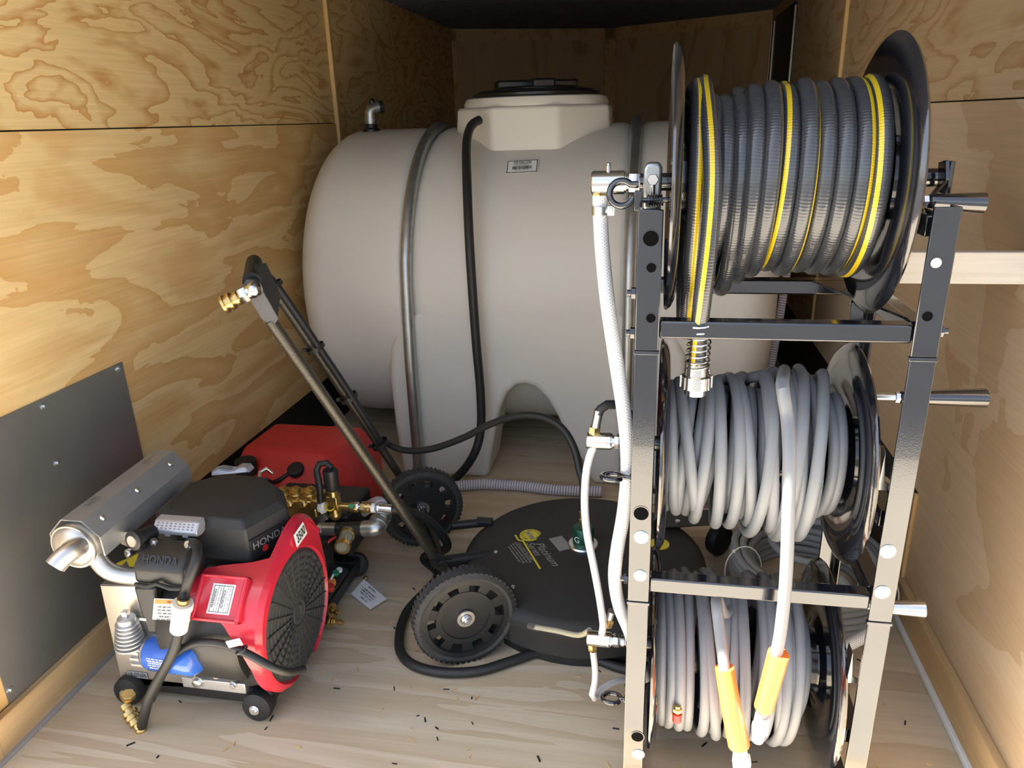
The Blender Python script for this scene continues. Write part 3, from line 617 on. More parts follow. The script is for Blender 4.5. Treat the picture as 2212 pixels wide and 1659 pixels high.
ah = hose('amber_tube', [sa0+V((.004, .012, .010))] + pts([(1250, 1372, 1.32), (1200, 1362, 1.36), (1152, 1354, 1.40)]), .0062, amber_m, 'short aged clear tube sticking out behind the lowest reel swivel')
p1, p2 = pts([(1160, 1356, 1.39), (1143, 1352, 1.405)]); M().cyl(p1, p2, .0085, .007).build('tube_end', zinc, ah)

# ------------------------------------------------------------------ spare hose coil on the floor
rnd = random.Random(4); Pc = []; cc = at(1730, 1262, z=.02)
CX_, CY_ = .462, 1.865
for lay in range(6):
    for rg in range(3 if lay < 5 else 2):
        g = rg if lay % 2 else 2-rg; Rc = .203 - .0225*g - (.004 if lay % 2 else 0)
        for i in range(24):
            a = 2*math.pi*i/24; Pc.append(V((CX_ + Rc*math.cos(a) + rnd.uniform(-.003, .003), CY_ + Rc*math.sin(a)*1.06 + rnd.uniform(-.003, .003), .012 + .0205*lay + rnd.uniform(-.001, .001))))
for i in range(16):   # the loose end crosses the coil
    a = .6+4.4*i/15; Pc.append(V((CX_ + (.15-.006*i)*math.cos(a), CY_ + (.16-.006*i)*math.sin(a), .138)))
coil = M().tube(Pc, .0105, 10, .02).build('spare_hose', hose_grey2)
put(coil, None, 'coil of slate grey hose tied with zip ties on the floor behind the rack', 'hose')
for ang in (3.3, 5.75):
    c0 = V((CX_+.18*math.cos(ang), CY_+.19*math.sin(ang), .068)); ra = V((math.cos(ang), math.sin(ang), 0))
    Q = [c0 + ra*.05*math.cos(2*math.pi*i/20) + V((0, 0, .075*math.sin(2*math.pi*i/20))) for i in range(20)]
    M().tube(Q, .0018, 6, .01, closed=True).box(Q[3], (.008, .006, .008)).build('zip_tie', white_pl, coil)
hose('return_hose', [V((.47, 1.50, .10)), V((.535, 1.53, .13)), V((.575, 1.58, .17)), V((.60, 1.66, .12)), V((.60, 1.78, .02)), V((.56, 1.9, .016))], .014, braid_m, 'thick braided hose looping out between the rack and the right baseboard', n=14)

# ------------------------------------------------------------------ surface cleaner
DC = V((-.155, 1.775, 0))
sc_ = thing('surface_cleaner', DC, 'round black surface cleaner deck on two wheels with a long raised handle', 'surface cleaner')
M().lathe(DC, (0, 0, 1), [(.034, .316), (.034, .325), (.088, .327), (.1, .334), (.108, .334), (.112, .326), (.122, .318), (.129, .30), (.146, .10), (.148, .0001)], 96).build('deck', blk_soft, sc_, smooth=35)
M().lathe(DC, (0, 0, 1), [(.001, .312), (.036, .316), (.036, .30), (.001, .30), (.001, .312)], 72).build('brush_skirt', rub, sc_)
AXD = V((-.46, .887, 0)).normalized(); FW = V((.887, .46, 0)).normalized()
def wheel(c, sgn):
    Rw, wd = .128, .046
    w = M().lathe(c, AXD, [(-wd/2+.004, Rw-.022), (-wd/2, Rw-.012), (-wd/2+.006, Rw-.002), (-wd*.2, Rw), (wd*.2, Rw), (wd/2-.006, Rw-.002), (wd/2, Rw-.012), (wd/2-.004, Rw-.022), (-wd/2+.004, Rw-.022)], 64).build('tyre', tyre_m, sc_)
    u, w2, w3 = frame(AXD); tr = M()
    for k in range(56):
        a = 2*math.pi*k/56; d = u*math.cos(a)+w2*math.sin(a); t = -u*math.sin(a)+w2*math.cos(a)
        for sd in (-1, 1):
            p = c+d*(Rw+.0005)+AXD*(sd*wd*.27); tr.hexa([p+t*x+AXD*y+d*z for z in (-.002, .0007) for x, y in ((-.004, -.007), (.004, -.007), (.004, .007), (-.004, .007))])
    tr.build('tread', tyre_m, w, smooth=0)
    rim = M(); rim.ring(c, AXD, Rw-.018, Rw-.032, .040, 48); rim.ring(c, AXD, .074, .060, .026, 40)
    rim.ring(c, AXD, .072, .014, .018, 40)
    for k in range(10):
        a = 2*math.pi*(k+.5)/10; d = u*math.cos(a)+w2*math.sin(a); t = -u*math.sin(a)+w2*math.cos(a); p = c+d*.085
        rim.hexa([p+d*x+t*y+AXD*z for z in (-.011, .011) for x, y in ((-.014, -.0115), (.014, -.0155), (.014, .0155), (-.014, .0115))])
    rim.build('rim', blk, sc_, smooth=30)
    M().ring(c-AXD*.014, AXD, .022, .014, .006).build('hub_ring', zinc, sc_)
    M().cyl(c-AXD*.008, c-AXD*.018, .0125).hexnut(c-AXD*.018, -AXD, .0105, .008).cyl(c-AXD*.026, c-AXD*.034, .006, n=12).build('axle_nut', steel, sc_)
C1, C2 = V((-.417, 1.455, .128)), V((-.68, 1.962, .128))
wheel(C1, -1); wheel(C2, 1)
M().cyl(C1, C2, .010).build('axle', blk, sc_)
n0 = V((-.555, 1.66, .16)); n1 = V((-.848, 1.508, .85)); f0 = n0+AXD*.42; f1 = n1+AXD*.42; hd = (n1-n0).normalized()
for base in (n0-AXD*.012, f0+AXD*.012):
    ax_pt = C1 + AXD*((base-C1).dot(AXD))
    pl = [V((base.x, base.y, .17)), V((base.x, base.y, .17))+FW*.05-V((0, 0, .03)), ax_pt+FW*.06+V((0, 0, -.03)), ax_pt+V((0, 0, -.03)), ax_pt-FW*.03+V((0, 0, .0))]
    M().prism(pl, AXD*.008).build('wheel_bracket', blk, sc_, bevel=.002)
M().cyl(at(975, 1136, z=.128), at(1052, 1128, z=.128), .013, n=12).box(at(1046, 1126, z=.134), (.05, .03, .012)).build('deck_arm', blk, sc_, bevel=.002)
M().tube([V((n0.x, n0.y, .13)), V((n0.x, n0.y, .125))+FW*.09, V((n0.x, n0.y, .122))+FW*.16], .016, 12).build('deck_arm', blk, sc_)
M().cyl(n0-AXD*.02+V((0, 0, -.02)), f0+AXD*.02+V((0, 0, -.02)), .011, n=12).build('frame_bar', blk, sc_)
M().tube([n0-hd*.05, n1], .0145, 16, .05).build('handle_tube', hammer, sc_)
f_end = f1+hd*.075
M().tube([f0-hd*.05, f1, f_end], .0135, 16, .05).build('handle_tube', hammer, sc_)
# grip head: grey end plate, cross grip, black trigger body
npl = n1; up = hd
pt_ = [at(590, 706, Y=1.50), at(566, 690, Y=1.495), at(535, 640, Y=1.485), at(523, 618, Y=1.48), at(533, 604, Y=1.48), at(552, 607, Y=1.48), at(566, 625, Y=1.485), at(602, 688, Y=1.50)]
M().prism(pt_, AXD*.008).build('end_plate', grey_foam, sc_, bevel=.002)
g0 = at(546, 618, Y=1.49); g1 = f_end
M().tube([g0, g0.lerp(g1, .5), g1], .0175, 16, .03).build('cross_grip', rub, sc_)
M().tube([g0+hd*.004+AXD*.03, g0.lerp(g1, .5)+hd*.004, g0.lerp(g1, .9)+hd*.004], .0215, 14, .03).build('grip_pad', rub, sc_)
M().prism([at(600, 690, Y=1.53), at(560, 612, Y=1.53), at(548, 575, Y=1.56), at(575, 572, Y=1.70), at(606, 640, Y=1.70)], AXD*.03).build('trigger_body', rub, sc_, bevel=.006)
q0, q1 = at(549, 626, Y=1.475), at(484, 658, Y=1.452); qd = (q1-q0)
M().ball(q0, .019, n=16).cyl(q0, q0+qd*.42, .0165, .0155).hexnut(q0+qd*.18, qd, .0185, qd.length*.28).build('elbow_fitting', steel, sc_)
qn = qd.normalized()
M().lathe(q0+qd*.42, qn, [(0, .011), (.006, .011), (.006, .017), (.014, .017), (.014, .013), (.022, .013), (.022, .02), (.029, .02), (.029, .016), (.038, .016), (.038, .0205), (.044, .0205), (.044, .012)], 22).build('quick_coupler', brass, sc_)
# swivel at the deck centre
sw = DC+V((0, 0, .147))
M().lathe(sw, (0, 0, 1), [(0, .042), (.005, .043), (.009, .040), (.011, .030)], 32).build('swivel_flange', zinc, sc_)
M().lathe(sw+V((0, 0, .01)), (0, 0, 1), [(0, .029), (.004, .0295), (.045, .0295), (.05, .026), (.052, .012)], 28).build('swivel_body', green_m, sc_)
M().cyl(sw+V((0, 0, .06)), sw+V((0, 0, .115)), .009).hexnut(sw+V((0, 0, .072)), (0, 0, 1), .0125, .014).hexnut(sw+V((0, 0, .098)), (0, 0, 1), .012, .012).build('swivel_nipple', brass, sc_)
text('lettering', 'G', sw+V((-.0145, -.0262, .032)), (.87, -.48, 0), (0, 0, 1), .026, white_pl, sc_, depth=.001)
# stickers and print on the deck
def dk(px, py): p = at(px, py, z=.140); r = math.hypot(p.x-DC.x, p.y-DC.y); h = .146-(r-.10)*.085 if r > .1 else .146; return at(px, py, z=h+.0012)
xdir = (dk(1176, 1226)-dk(1132, 1170)).normalized(); ydir = V((-xdir.y, xdir.x, 0)); ydir.z = 0; nrm_ = V((0, 0, 1))
lc_ = dk(1146, 1156); stk = M().lathe(lc_-V((0, 0, .002)), (0, 0, 1), [(0, .031), (.003, .031)], 36).build('round_sticker', yel, sc_)
ring_txt = 'WHISPER WASH WHISPER '
for i, ch in enumerate(ring_txt):
    if ch == ' ': continue
    a = -2*math.pi*i/len(ring_txt)+2.0; d = V((math.cos(a), math.sin(a), 0)); text('lettering', ch, lc_+d*.024+V((0, 0, .0012)), V((d.y, -d.x, 0)), d, .0095, ink, stk, depth=.0002, bold=.01)
text('lettering', 'ww', lc_+V((0, 0, .0012)), xdir, ydir, .03, paleink, stk, depth=.0002, bold=.03, shear=.2)
ln_ = [dk(1113, 1156), dk(1120, 1167), dk(1130, 1169), dk(1167, 1229)]
lm = M()
for a, b in zip(ln_[:-1], ln_[1:]):
    d = (b-a).normalized(); s_ = V((-d.y, d.x, 0))*.0026; lm.prism([a-s_, b-s_, b+s_, a+s_], (0, 0, .0006))
lm.build('yellow_line', yel, sc_, smooth=0)
text('lettering', 'Platinum', dk(1181, 1197), xdir, ydir, .034, silverink, sc_, width=.125, depth=.001, shear=.35)
text('lettering', 'Series', dk(1153, 1186), xdir, ydir, .030, silverink, sc_, width=.072, depth=.001, shear=.35)
text('lettering', 'EXCLUSIVE FEATURES', dk(1134, 1192), xdir, ydir, .0125, silverink, sc_, width=.098, depth=.001)
wordbars(sc_, dk(1120, 1196)+V((0, 0, .001)), xdir, ydir, [(.013, .118), (.0045, .108), (-.004, .10), (-.0125, .09)], .0055, silverink, 9, .0012)
pc_ = dk(1211, 1174); M().prism([pc_+xdir*a+ydir*b for a, b in ((-.036, -.02), (.036, -.02), (.036, .02), (-.036, .02))], (0, 0, .0006)).build('data_plate', paleink, sc_, smooth=0)
dp = M()
for i in range(5): dp.prism([pc_+xdir*a+ydir*b+V((0, 0, .0007)) for a, b in ((-.03, -.015+.007*i), (.03-.01*(i % 2), -.015+.007*i), (.03-.01*(i % 2), -.0135+.007*i), (-.03, -.0135+.007*i))], (0, 0, .0002))
dp.build('data_print', silverink, sc_, smooth=0)
l2 = dk(1424, 1175); M().lathe(l2-V((0, 0, .003)), (0, 0, 1), [(0, .028), (.004, .028)], 32).build('round_sticker', yel, sc_)
for px, py in ((1071, 1193), (1042, 1128), (1108, 1268)): p = dk(px, py); M().lathe(p, (0, 0, 1), [(0, .006), (.003, .005), (.004, .0001)], 12).build('deck_bolt', zinc, sc_)
# caster bracket and caster at the far side of the deck
M().prism([(.03, 1.95, .140), (.06, 1.90, .142), (.27, 1.955, .142), (.27, 2.03, .142), (.06, 2.00, .142)], (0, 0, .006)).build('caster_bracket', blk, sc_, bevel=.002)
for px, py in ((1464, 1128), (1496, 1125)): p = at(px, py, z=.148); M().hexnut(p, (0, 0, 1), .008, .006).build('bracket_bolt', zinc, sc_)
M().lathe((.235, 2.02, .05), (.75, -.66, 0), [(-.016, .03), (-.016, .046), (-.008, .05), (.008, .05), (.016, .046), (.016, .03)], 30).cyl((.235, 2.02, .05), (.25, 1.99, .145), .012).build('caster', rub, sc_)
# its black hose: up the far handle tube, across and down into the swivel
hp = [g1+V((.01, 0, -.02)), f1+V((.026, -.014, 0)), f1.lerp(f0, .25)+V((.028, -.014, 0)), f1.lerp(f0, .5)+V((.028, -.016, 0)), f1.lerp(f0, .74)+V((.022, -.016, 0))] + pts([(826, 952, 2.02), (870, 972, 2.00), (930, 970, 1.98), (1000, 946, 1.96), (1060, 916, 1.94), (1120, 898, 1.91), (1175, 902, 1.88), (1215, 926, 1.85), (1240, 968, 1.82), (1253, 1020, 1.79)]) + [sw+V((0, 0, .19)), sw+V((0, 0, .11))]
ch_ = hose('cleaner_hose', hp, .0105, hose_blk, 'black hose clipped to the cleaner handle and arching down to its swivel')
for t in (.0, .28, .52, .76):
    p = f1.lerp(f0, t); u, w2, w3 = frame(hd); M().lathe(p+V((.010, -.006, 0)), hd, [(-.006, .027), (-.006, .029), (.006, .029), (.006, .027), (-.006, .027)], 20).box(p+V((-.014, -.026, 0)), (.012, .012, .008)).build('zip_tie', blk, ch_)

# ------------------------------------------------------------------ red fuel tank
ft = thing('fuel_tank', (-1.10, 2.05, 0), 'low red plastic fuel tank on the floor behind the pressure washer', 'fuel tank')
lo = [(-1.31, 1.90), (-.96, 1.90), (-.905, 1.98), (-.905, 2.24), (-1.31, 2.24)]; hi = [(-1.285, 2.0), (-1.0, 1.985), (-.955, 2.06), (-.955, 2.2), (-1.275, 2.2)]; md = [(-1.31, 1.90), (-.96, 1.90), (-.905, 1.98), (-.905, 2.24), (-1.31, 2.24)]
vs = [(x, y, .0) for x, y in lo] + [(x, y, .19) for x, y in md] + [(x, y, .29) for x, y in hi]
M().add(vs, [(4, 3, 2, 1, 0), (10, 11, 12, 13, 14)] + [(j*5+i, j*5+(i+1) % 5, (j+1)*5+(i+1) % 5, (j+1)*5+i) for j in range(2) for i in range(5)]).build('body', redtank, ft, bevel=.018, seg=4, smooth=50)
c = at(531, 1004, Y=1.93); M().lathe((c.x, c.y, c.z-.03), (0, 0, 1), [(0, .034), (.045, .034), (.05, .028)], 16).build('filler_cap', rub, ft)
c = at(640, 1012, Y=1.945); M().lathe(c-V((0, 0, .01)), (0, -.5, 1), [(0, .026), (.016, .026), (.02, .02)], 20).build('fuel_cap', rub, ft)

# ------------------------------------------------------------------ plastic bag with a paper slip
bag = thing('parts_bag', at(790, 1275, z=0), 'clear plastic bag with a printed white paper slip on the floor', 'bag')
bo = [(738, 1268), (765, 1245), (795, 1230), (822, 1238), (838, 1290), (800, 1318), (770, 1300)]
nb = len(bo); cb = at(790, 1275, z=.018)
vb = [at(x, y, z=.001) for x, y in bo] + [at(790+(x-790)*.6, 1275+(y-1275)*.6, z=.012+.008*(i % 2)) for i, (x, y) in enumerate(bo)] + [cb]
M().add(vb, [(i, (i+1) % nb, nb+(i+1) % nb, nb+i) for i in range(nb)] + [(nb+i, nb+(i+1) % nb, 2*nb) for i in range(nb)]).build('film', bag_m, bag, smooth=30)
sl = [at(786, 1252, z=.02), at(836, 1295, z=.01), at(800, 1318, z=.008), at(758, 1284, z=.012)]
M().add([p+V((0, 0, .002)) for p in sl], [(0, 1, 2, 3)]).build('paper_slip', white_pl, bag, smooth=0)
xd_ = (sl[1]-sl[0]).normalized(); yd_ = (sl[0]-sl[3]).normalized()
cs = (sl[0]+sl[1]+sl[2]+sl[3])/4
nn = xd_.cross(yd_).normalized()
wordbars(bag, cs+nn*.0045, xd_, yd_, [(.022, .035), (.008, .05), (0., .06), (-.008, .055), (-.02, .03)], .004, ink, 5)
M().ball(at(790, 1250, z=.008), .008).build('brass_part', brass, bag)

# fuel pick-up line from the tank cap
M().tube([at(640, 1010, Y=1.945), at(615, 1030, Y=1.93), at(590, 1042, Y=1.90), at(575, 1036, Y=1.86)], .007, 10).build('fuel_line', hose_blk, ft)
# sweepings on the floor
rn = random.Random(12); dm = M()
for i in range(150):
    x, y = rn.uniform(-1.1, .6), rn.uniform(1.05, 1.75); a = rn.uniform(0, 6.3); l, w = rn.uniform(.003, .009), rn.uniform(.0008, .002)
    d = V((math.cos(a), math.sin(a), 0)); t = V((-d.y, d.x, 0)); p = V((x, y, .0008)); dm.prism([p-d*l-t*w, p+d*l-t*w, p+d*l+t*w, p-d*l+t*w], (0, 0, .0012), mi=i % 2)
o = dm.build('floor_debris', [wood_edge, rub], smooth=0); put(o, None, 'wood chips and dark specks scattered over the plywood floor', 'debris', kind='stuff')

# ------------------------------------------------------------------ pressure washer
pw = thing('pressure_washer', (-1.0, 1.5, 0), 'petrol pressure washer with red engine shroud, black air cleaner and steel muffler', 'pressure washer')
def part(mm, nm, m, bevel=0, par=None, **k): return mm.build(nm, m, par or pw, bevel=bevel, **k)
# skid
sk = M()
for y in (1.225, 1.74): sk.span((-1.185, y-.02, .026), (-.815, y+.02, .066))
for x in (-1.17, -.83): sk.span((x-.02, 1.205, .028), (x+.02, 1.76, .064))
sk.span((-1.18, 1.24, .050), (-.82, 1.74, .062)); part(sk, 'skid', blk, .004)
for c, ax in (((-.838, 1.195, .036), (0, -1, .1)), ((-1.165, 1.195, .036), (0, -1, .1)), ((-.828, 1.76, .036), (.3, -1, .4)), ((-1.165, 1.76, .036), (0, 1, 0))):
    c = V(c); f_ = part(M().lathe(c, ax, [(-.03, .020), (-.022, .032), (0, .036), (.012, .034), (.018, .022), (.018, .0001)], 24), 'rubber_foot', rub)
    a = V(ax).normalized(); part(M().cyl(c+a*.017, c+a*.021, .012).hexnut(c+a*.021, a, .008, .006), 'foot_bolt', zinc, par=f_)
# engine block
bk = M(); bk.span((-1.07, 1.215, .066), (-.86, 1.46, .30)); part(bk, 'crankcase', alu, .006)
fins = M()
for i in range(9):
    z = .105+.013*i; fins.span((-1.075+.004*i, 1.203, z), (-.865, 1.22, z+.005))
part(fins, 'cooling_fins', alu)
part(M().span((-1.02, 1.192, .064), (-.862, 1.21, .092)), 'mount_rail', alu, .002)
for px, py, r in ((428, 1472, .013), (505, 1478, .008), (470, 1455, .01), (447, 1437, .012)):
    p = at(px, py, Y=1.192); part(M().cyl(p, p-V((0, .003, 0)), r*1.15).hexnut(p-V((0, .003, 0)), (0, -1, 0), r*.85, .007), 'engine_bolt', zinc)
# side plate with serial tag
pl = part(M().prism([at(216, 1263, Y=1.205), at(262, 1470, Y=1.205), at(275, 1478, Y=1.205), at(420, 1486, Y=1.205), at(420, 1268, Y=1.205)], (0, .004, 0)), 'side_plate', stain, .001)
part(M().prism([at(216, 1263, Y=1.205), at(420, 1268, Y=1.205), at(420, 1268, Y=1.205)+V((0, .16, .006)), at(216, 1263, Y=1.205)+V((0, .16, .006))], (0, 0, -.004)), 'top_plate', stain, .001)
tg = at(297, 1458, Y=1.203); part(M().box(tg, (.052, .001, .017)), 'serial_tag', silver_pl, par=pl)
text('lettering', '19-07686', tg+V((0, -.0006, 0)), (1, 0, .02), (0, 0, 1), .0165, ink, pl, width=.046, depth=.0003)
# finned filler housing
fb = at(283, 1398, Y=1.18); ft_ = at(272, 1330, Y=1.18); d = (ft_-fb); Lh = d.length; pr_ = [(0, .012)]
for i in range(7):
    t = Lh*(.08+.11*i); r = .033-.0014*i; pr_ += [(t, .019), (t+.001, r), (t+.004, r), (t+.005, .019)]
pr_ += [(Lh*.86, .020), (Lh*.94, .019), (Lh, .011)]
fh_ = part(M().lathe(fb, d, pr_, 22), 'finned_housing', alu); part(M().box(ft_+d.normalized()*.006, (.013, .013, .014)), 'square_head', zinc, .001, par=fh_)
vc = M()
for px, py in ((268, 1393), (292, 1402)): p = at(px, py, Y=1.175); vc.cyl(p+V((0, .02, 0)), p, .009).hexnut(p, (0, -1, 0), .0075, .006)
vc.span((-1.125, 1.185, .115), (-1.055, 1.215, .19)); part(vc, 'oil_pump_cover', alu, .002)
for k in range(4): part(M().span((-1.13, 1.178, .122+.016*k), (-1.05, 1.19, .128+.016*k)), 'cover_fin', alu)
# blue oil filter
o0 = at(331, 1408, Y=1.185); o1 = at(432, 1424, Y=1.155); od = (o1-o0); Lf = od.length
part(M().lathe(o0, od, [(-.012, .030), (0, .037), (.004, .037)], 28), 'filter_seat', zinc)
flt = part(M().lathe(o0, od, [(.004, .036), (.008, .039), (Lf*.55, .039), (Lf*.6, .037), (Lf*.9, .0365), (Lf*.97, .030), (Lf, .018), (Lf, .0001)], 30), 'oil_filter', blue_m, smooth=35)
wordbars(flt, o0.lerp(o1, .3)+V((0, -.040, .006)), od, (0, 0, 1), [(.012, .05), (.006, .05), (0, .045), (-.006, .05), (-.012, .04)], .004, white_pl, 8, .0011)
# black cowl over the lower cylinder
cw = M().lathe((-1.055, 1.325, .205), (1, 0, 0), [(0, .125), (.012, .140), (.20, .142), (.21, .128)], 30, hint=(0, 0, 1), a0=math.radians(-35), a1=math.radians(75))
EY = 1.325
cwl = M(); A = [math.radians(-32 + 90*i/14) for i in range(15)]; vs = []; 
for xx, rr in ((-1.03, .11), (-1.03, .152), (-1.02, .160), (-.85, .162), (-.84, .155), (-.84, .11)):
    for a in A: vs.append((xx, EY-.015 - rr*math.cos(a), .205 + rr*math.sin(a)))
cwl.add(vs, [(j*15+i, j*15+i+1, (j+1)*15+i+1, (j+1)*15+i) for j in range(5) for i in range(14)] + [tuple(15*j for j in range(6)), tuple(15*j+14 for j in range(5, -1, -1))])
cowl = part(cwl, 'cylinder_cowl', blk)
bx1 = part(M().prism([at(287, 1268, Y=1.175), at(305, 1330, Y=1.175), at(318, 1368, Y=1.175), at(340, 1370, Y=1.175), at(335, 1270, Y=1.175)], (0, .05, 0)), 'cowl_end', blk, .006)
part(M().box(at(309, 1338, Y=1.174), (.016, .0015, .006)), 'pale_tag', cream, par=bx1)
# warning sticker
wc = [at(333, 1293, Y=1.163), at(412, 1297, Y=1.158), at(410, 1343, Y=1.144), at(329, 1338, Y=1.149)]
ws = part(M().prism(wc, (0, .0015, 0)), 'warning_sticker', white_pl)
wx = (wc[1]-wc[0]).normalized(); wy = (wc[0]-wc[3]).normalized(); wn_ = V((0, -1, 0))
ob = M().prism([wc[0]+wx*.002-wy*.001+wn_*.0004, wc[1]-wx*.002-wy*.001+wn_*.0004, wc[1]-wx*.002-wy*.0105+wn_*.0004, wc[0]+wx*.002-wy*.0105+wn_*.0004], (0, .0003, 0)); part(ob, 'orange_band', orange_l, par=ws)
text('lettering', 'WARNING', wc[0].lerp(wc[1], .62)-wy*.0058+wn_*.001, wx, wy, .0095, ink, ws, depth=.0004)
wordbars(ws, (wc[0]+wc[2])/2-wy*.005+wn_*.001, wx, wy, [(.011, .072), (.004, .072), (-.003, .07), (-.010, .06), (-.016, .07)], .0045, ink, 3, .0011)
# valve cover, front cylinder
vcv = M(); a0, a1 = at(288, 1232, Y=1.165), at(398, 1232, Y=1.165)
x0, x1 = a0.x, a1.x; zb, zm, zt_ = at(300, 1262, Y=1.165).z, at(300, 1224, Y=1.165).z, at(300, 1192, Y=1.185).z
prf = [(1.165, zb), (1.160, zb+.012), (1.163, zm), (1.19, zt_), (1.235, zt_+.006), (1.25, zb+.01), (1.25, zb)]
vcv.prism([(x0, y, z) for y, z in prf], (x1-x0, 0, 0)); vcover = part(vcv, 'valve_cover', blk, .010, seg=3)
p0 = V(((x0+x1)/2, 1.1763, (zm+zt_)/2)); text('lettering', 'HONDA', p0, (1, 0, 0), (0, .62, 1), .026, lid_m, vcover, width=.082, depth=.0025, bold=.01)
part(M().tube([V((x0+.004, 1.157, zb+.006)), V((x0+.035, 1.155, zb+.004)), V(((x0+x1)/2, 1.152, zb+.015)), V((x1-.035, 1.155, zb+.004)), V((x1-.004, 1.157, zb+.006))], .0045, 8), 'cover_lip', blk)
# red fan shroud: outer skin sweeps round the fan, wide over the cylinders, narrow below
FC = V((-.772, EY-.015, .205)); FR = .150
def shr(a):   # a: 0 = facing the door, 90 = up, 180 = towards the nose
    d = math.degrees(a)
    def bump(c, w): return math.exp(-((d-c)/w)**2)
    rho = .172 + .008*bump(42, 26) + .055*bump(118, 27)
    tb = ((-90, -.80), (-8, -.80), (10, -.82), (29, -.862), (36, -.915), (44, -.945), (64, -.945), (74, -.797), (300, -.797))
    for (d0, v0), (d1, v1) in zip(tb[:-1], tb[1:]):
        if d0 <= d <= d1: xl = v0+(v1-v0)*(d-d0)/(d1-d0)
    return rho, xl
ns = 72; vs = []; fs = []
for i in range(ns+1):
    a = math.radians(-75 + 330*i/ns); rho, xl = shr(a); c_, s_ = -math.cos(a), math.sin(a)
    dwn = .8 if math.degrees(a) < -60 else 1
    for xx, rr in ((xl, rho-.006), (xl, rho), (FC.x-.012, rho), (FC.x, rho-.010), (FC.x+.002, FR+.004), (FC.x-.006, FR-.002)):
        vs.append((xx, FC.y + c_*rr, max(.062, FC.z + s_*rr)))
fs = [(i*6+j, i*6+j+1, (i+1)*6+j+1, (i+1)*6+j) for i in range(ns) for j in range(5)]
shroud = part(M().add(vs, fs), 'fan_shroud', red, smooth=38)
# arm panel over the front cylinder, with a recess frame and sticker
pa = math.radians(44); rho, xl = shr(pa); pn = V((0, -math.cos(pa), math.sin(pa))); pyd = V((0, math.sin(pa), math.cos(pa)))
pc = V((-.870, FC.y, FC.z)) + pn*(rho+.004)
rf = M()
for u0, u1, v0, v1 in ((-.055, .055, .040, .047), (-.055, .055, -.050, -.043), (-.055, -.046, -.05, .047), (.046, .055, -.05, .047)):
    rf.hexa([pc+V((u, 0, 0))+pyd*v+pn*w for w in (-.012, .006) for u, v in ((u0, v0), (u1, v0), (u1, v1), (u0, v1))])
part(rf, 'recess_frame', red, .003, par=shroud)
M_ = M().prism([pc+V((u, 0, 0))+pyd*v-pn*.001 for u, v in ((-.047, -.044), (.047, -.044), (.047, .041), (-.047, .041))], pn*.002); part(M_, 'recess_floor', red, par=shroud)
st = M().prism([pc+V((u, 0, 0))+pyd*v+pn*.001 for u, v in ((-.022, -.034), (.030, -.034), (.030, .028), (-.022, .028))], pn*.0008); stk2 = part(st, 'caution_sticker', white_pl, par=shroud)
sb_ = M(); 
for u0, u1, v0, v1 in ((-.018, .026, .0235, .0245), (-.018, .026, -.0305, -.0295), (-.018, -.017, -.03, .024), (.025, .026, -.03, .024), (.0035, .0045, -.03, .024)):
    sb_.prism([pc+V((u, 0, 0))+pyd*v+pn*.002 for u, v in ((u0, v0), (u1, v0), (u1, v1), (u0, v1))], pn*.0002)
part(sb_, 'sticker_border', ink, par=stk2, smooth=0)
for u, s_ in ((-.0125, 'WARNING'), (.009, 'ADVERTENCIA')):
    text('lettering', s_, pc+V((u, 0, 0))-pyd*.003+pn*.0024, -pyd*-1, V((-1, 0, 0)), .0085, ink, stk2, width=.038, depth=.0003)
for u in (-.007, -.001, .015, .021): wordbars(stk2, pc+V((u, 0, 0))-pyd*.003+pn*.0024, pyd, V((-1, 0, 0)), [(0, .05)], .0022, paleink, int(u*999)+50, .0009)
# sticker 3500 on the shroud's right face
s0 = at(650, 1157, X=FC.x+.002); s0.x = FC.x+.0045
sq = [at(655, 1128, X=FC.x+.008), at(664, 1152, X=FC.x+.008), at(643, 1182, X=FC.x+.008), at(636, 1156, X=FC.x+.008)]
ss = part(M().prism(sq, (-.002, 0, 0)), 'pressure_sticker', white_pl, par=shroud); sm = sum(sq, V((0, 0, 0)))/4
text('lettering', '3500', sm+V((.0006, 0, 0)), sq[0]-sq[3], sq[0]-sq[1], .032, ink, ss, width=(sq[0]-sq[3]).length*.86, depth=.0004, bold=.02)
part(M().prism([at(690, 1140, X=FC.x+.002), at(690, 1152, X=FC.x+.002), at(668, 1128, X=FC.x+.002)], (-.004, 0, 0)), 'shroud_tab', red)
# fan screen
fsn = M(); rp_ = []
for k in range(9): r = .012+.015*k; rp_ += [(.004, r), (.006, r+.004), (.006, r+.008), (.004, r+.012)]
fsn.lathe(FC-V((.006, 0, 0)), (1, 0, 0), [(0, FR+.002)]+[(t, r) for t, r in reversed(rp_)]+[(.004, .0001)], 56); screen = part(fsn, 'fan_screen', tyre_m, smooth=20)
sp_ = M()
for k in range(24):
    a = 2*math.pi*k/24; d = V((0, math.cos(a), math.sin(a))); t = V((0, -math.sin(a), math.cos(a))); p = FC+V((.001, 0, 0))+d*.085
    sp_.hexa([p+d*x+t*y+V((z, 0, 0)) for z in (-.006, .0012) for x, y in ((-.055, -.0012), (.058, -.0012), (.058, .0012), (-.055, .0012))])
part(sp_, 'screen_spokes', tyre_m, par=screen, smooth=0)
# lower black shroud between fan and base
part(M().prism([at(470, 1395, Y=1.20), at(555, 1400, Y=1.17), at(582, 1478, Y=1.17), at(520, 1490, Y=1.20)], (0, .1, 0)), 'lower_guard', blk, .006)
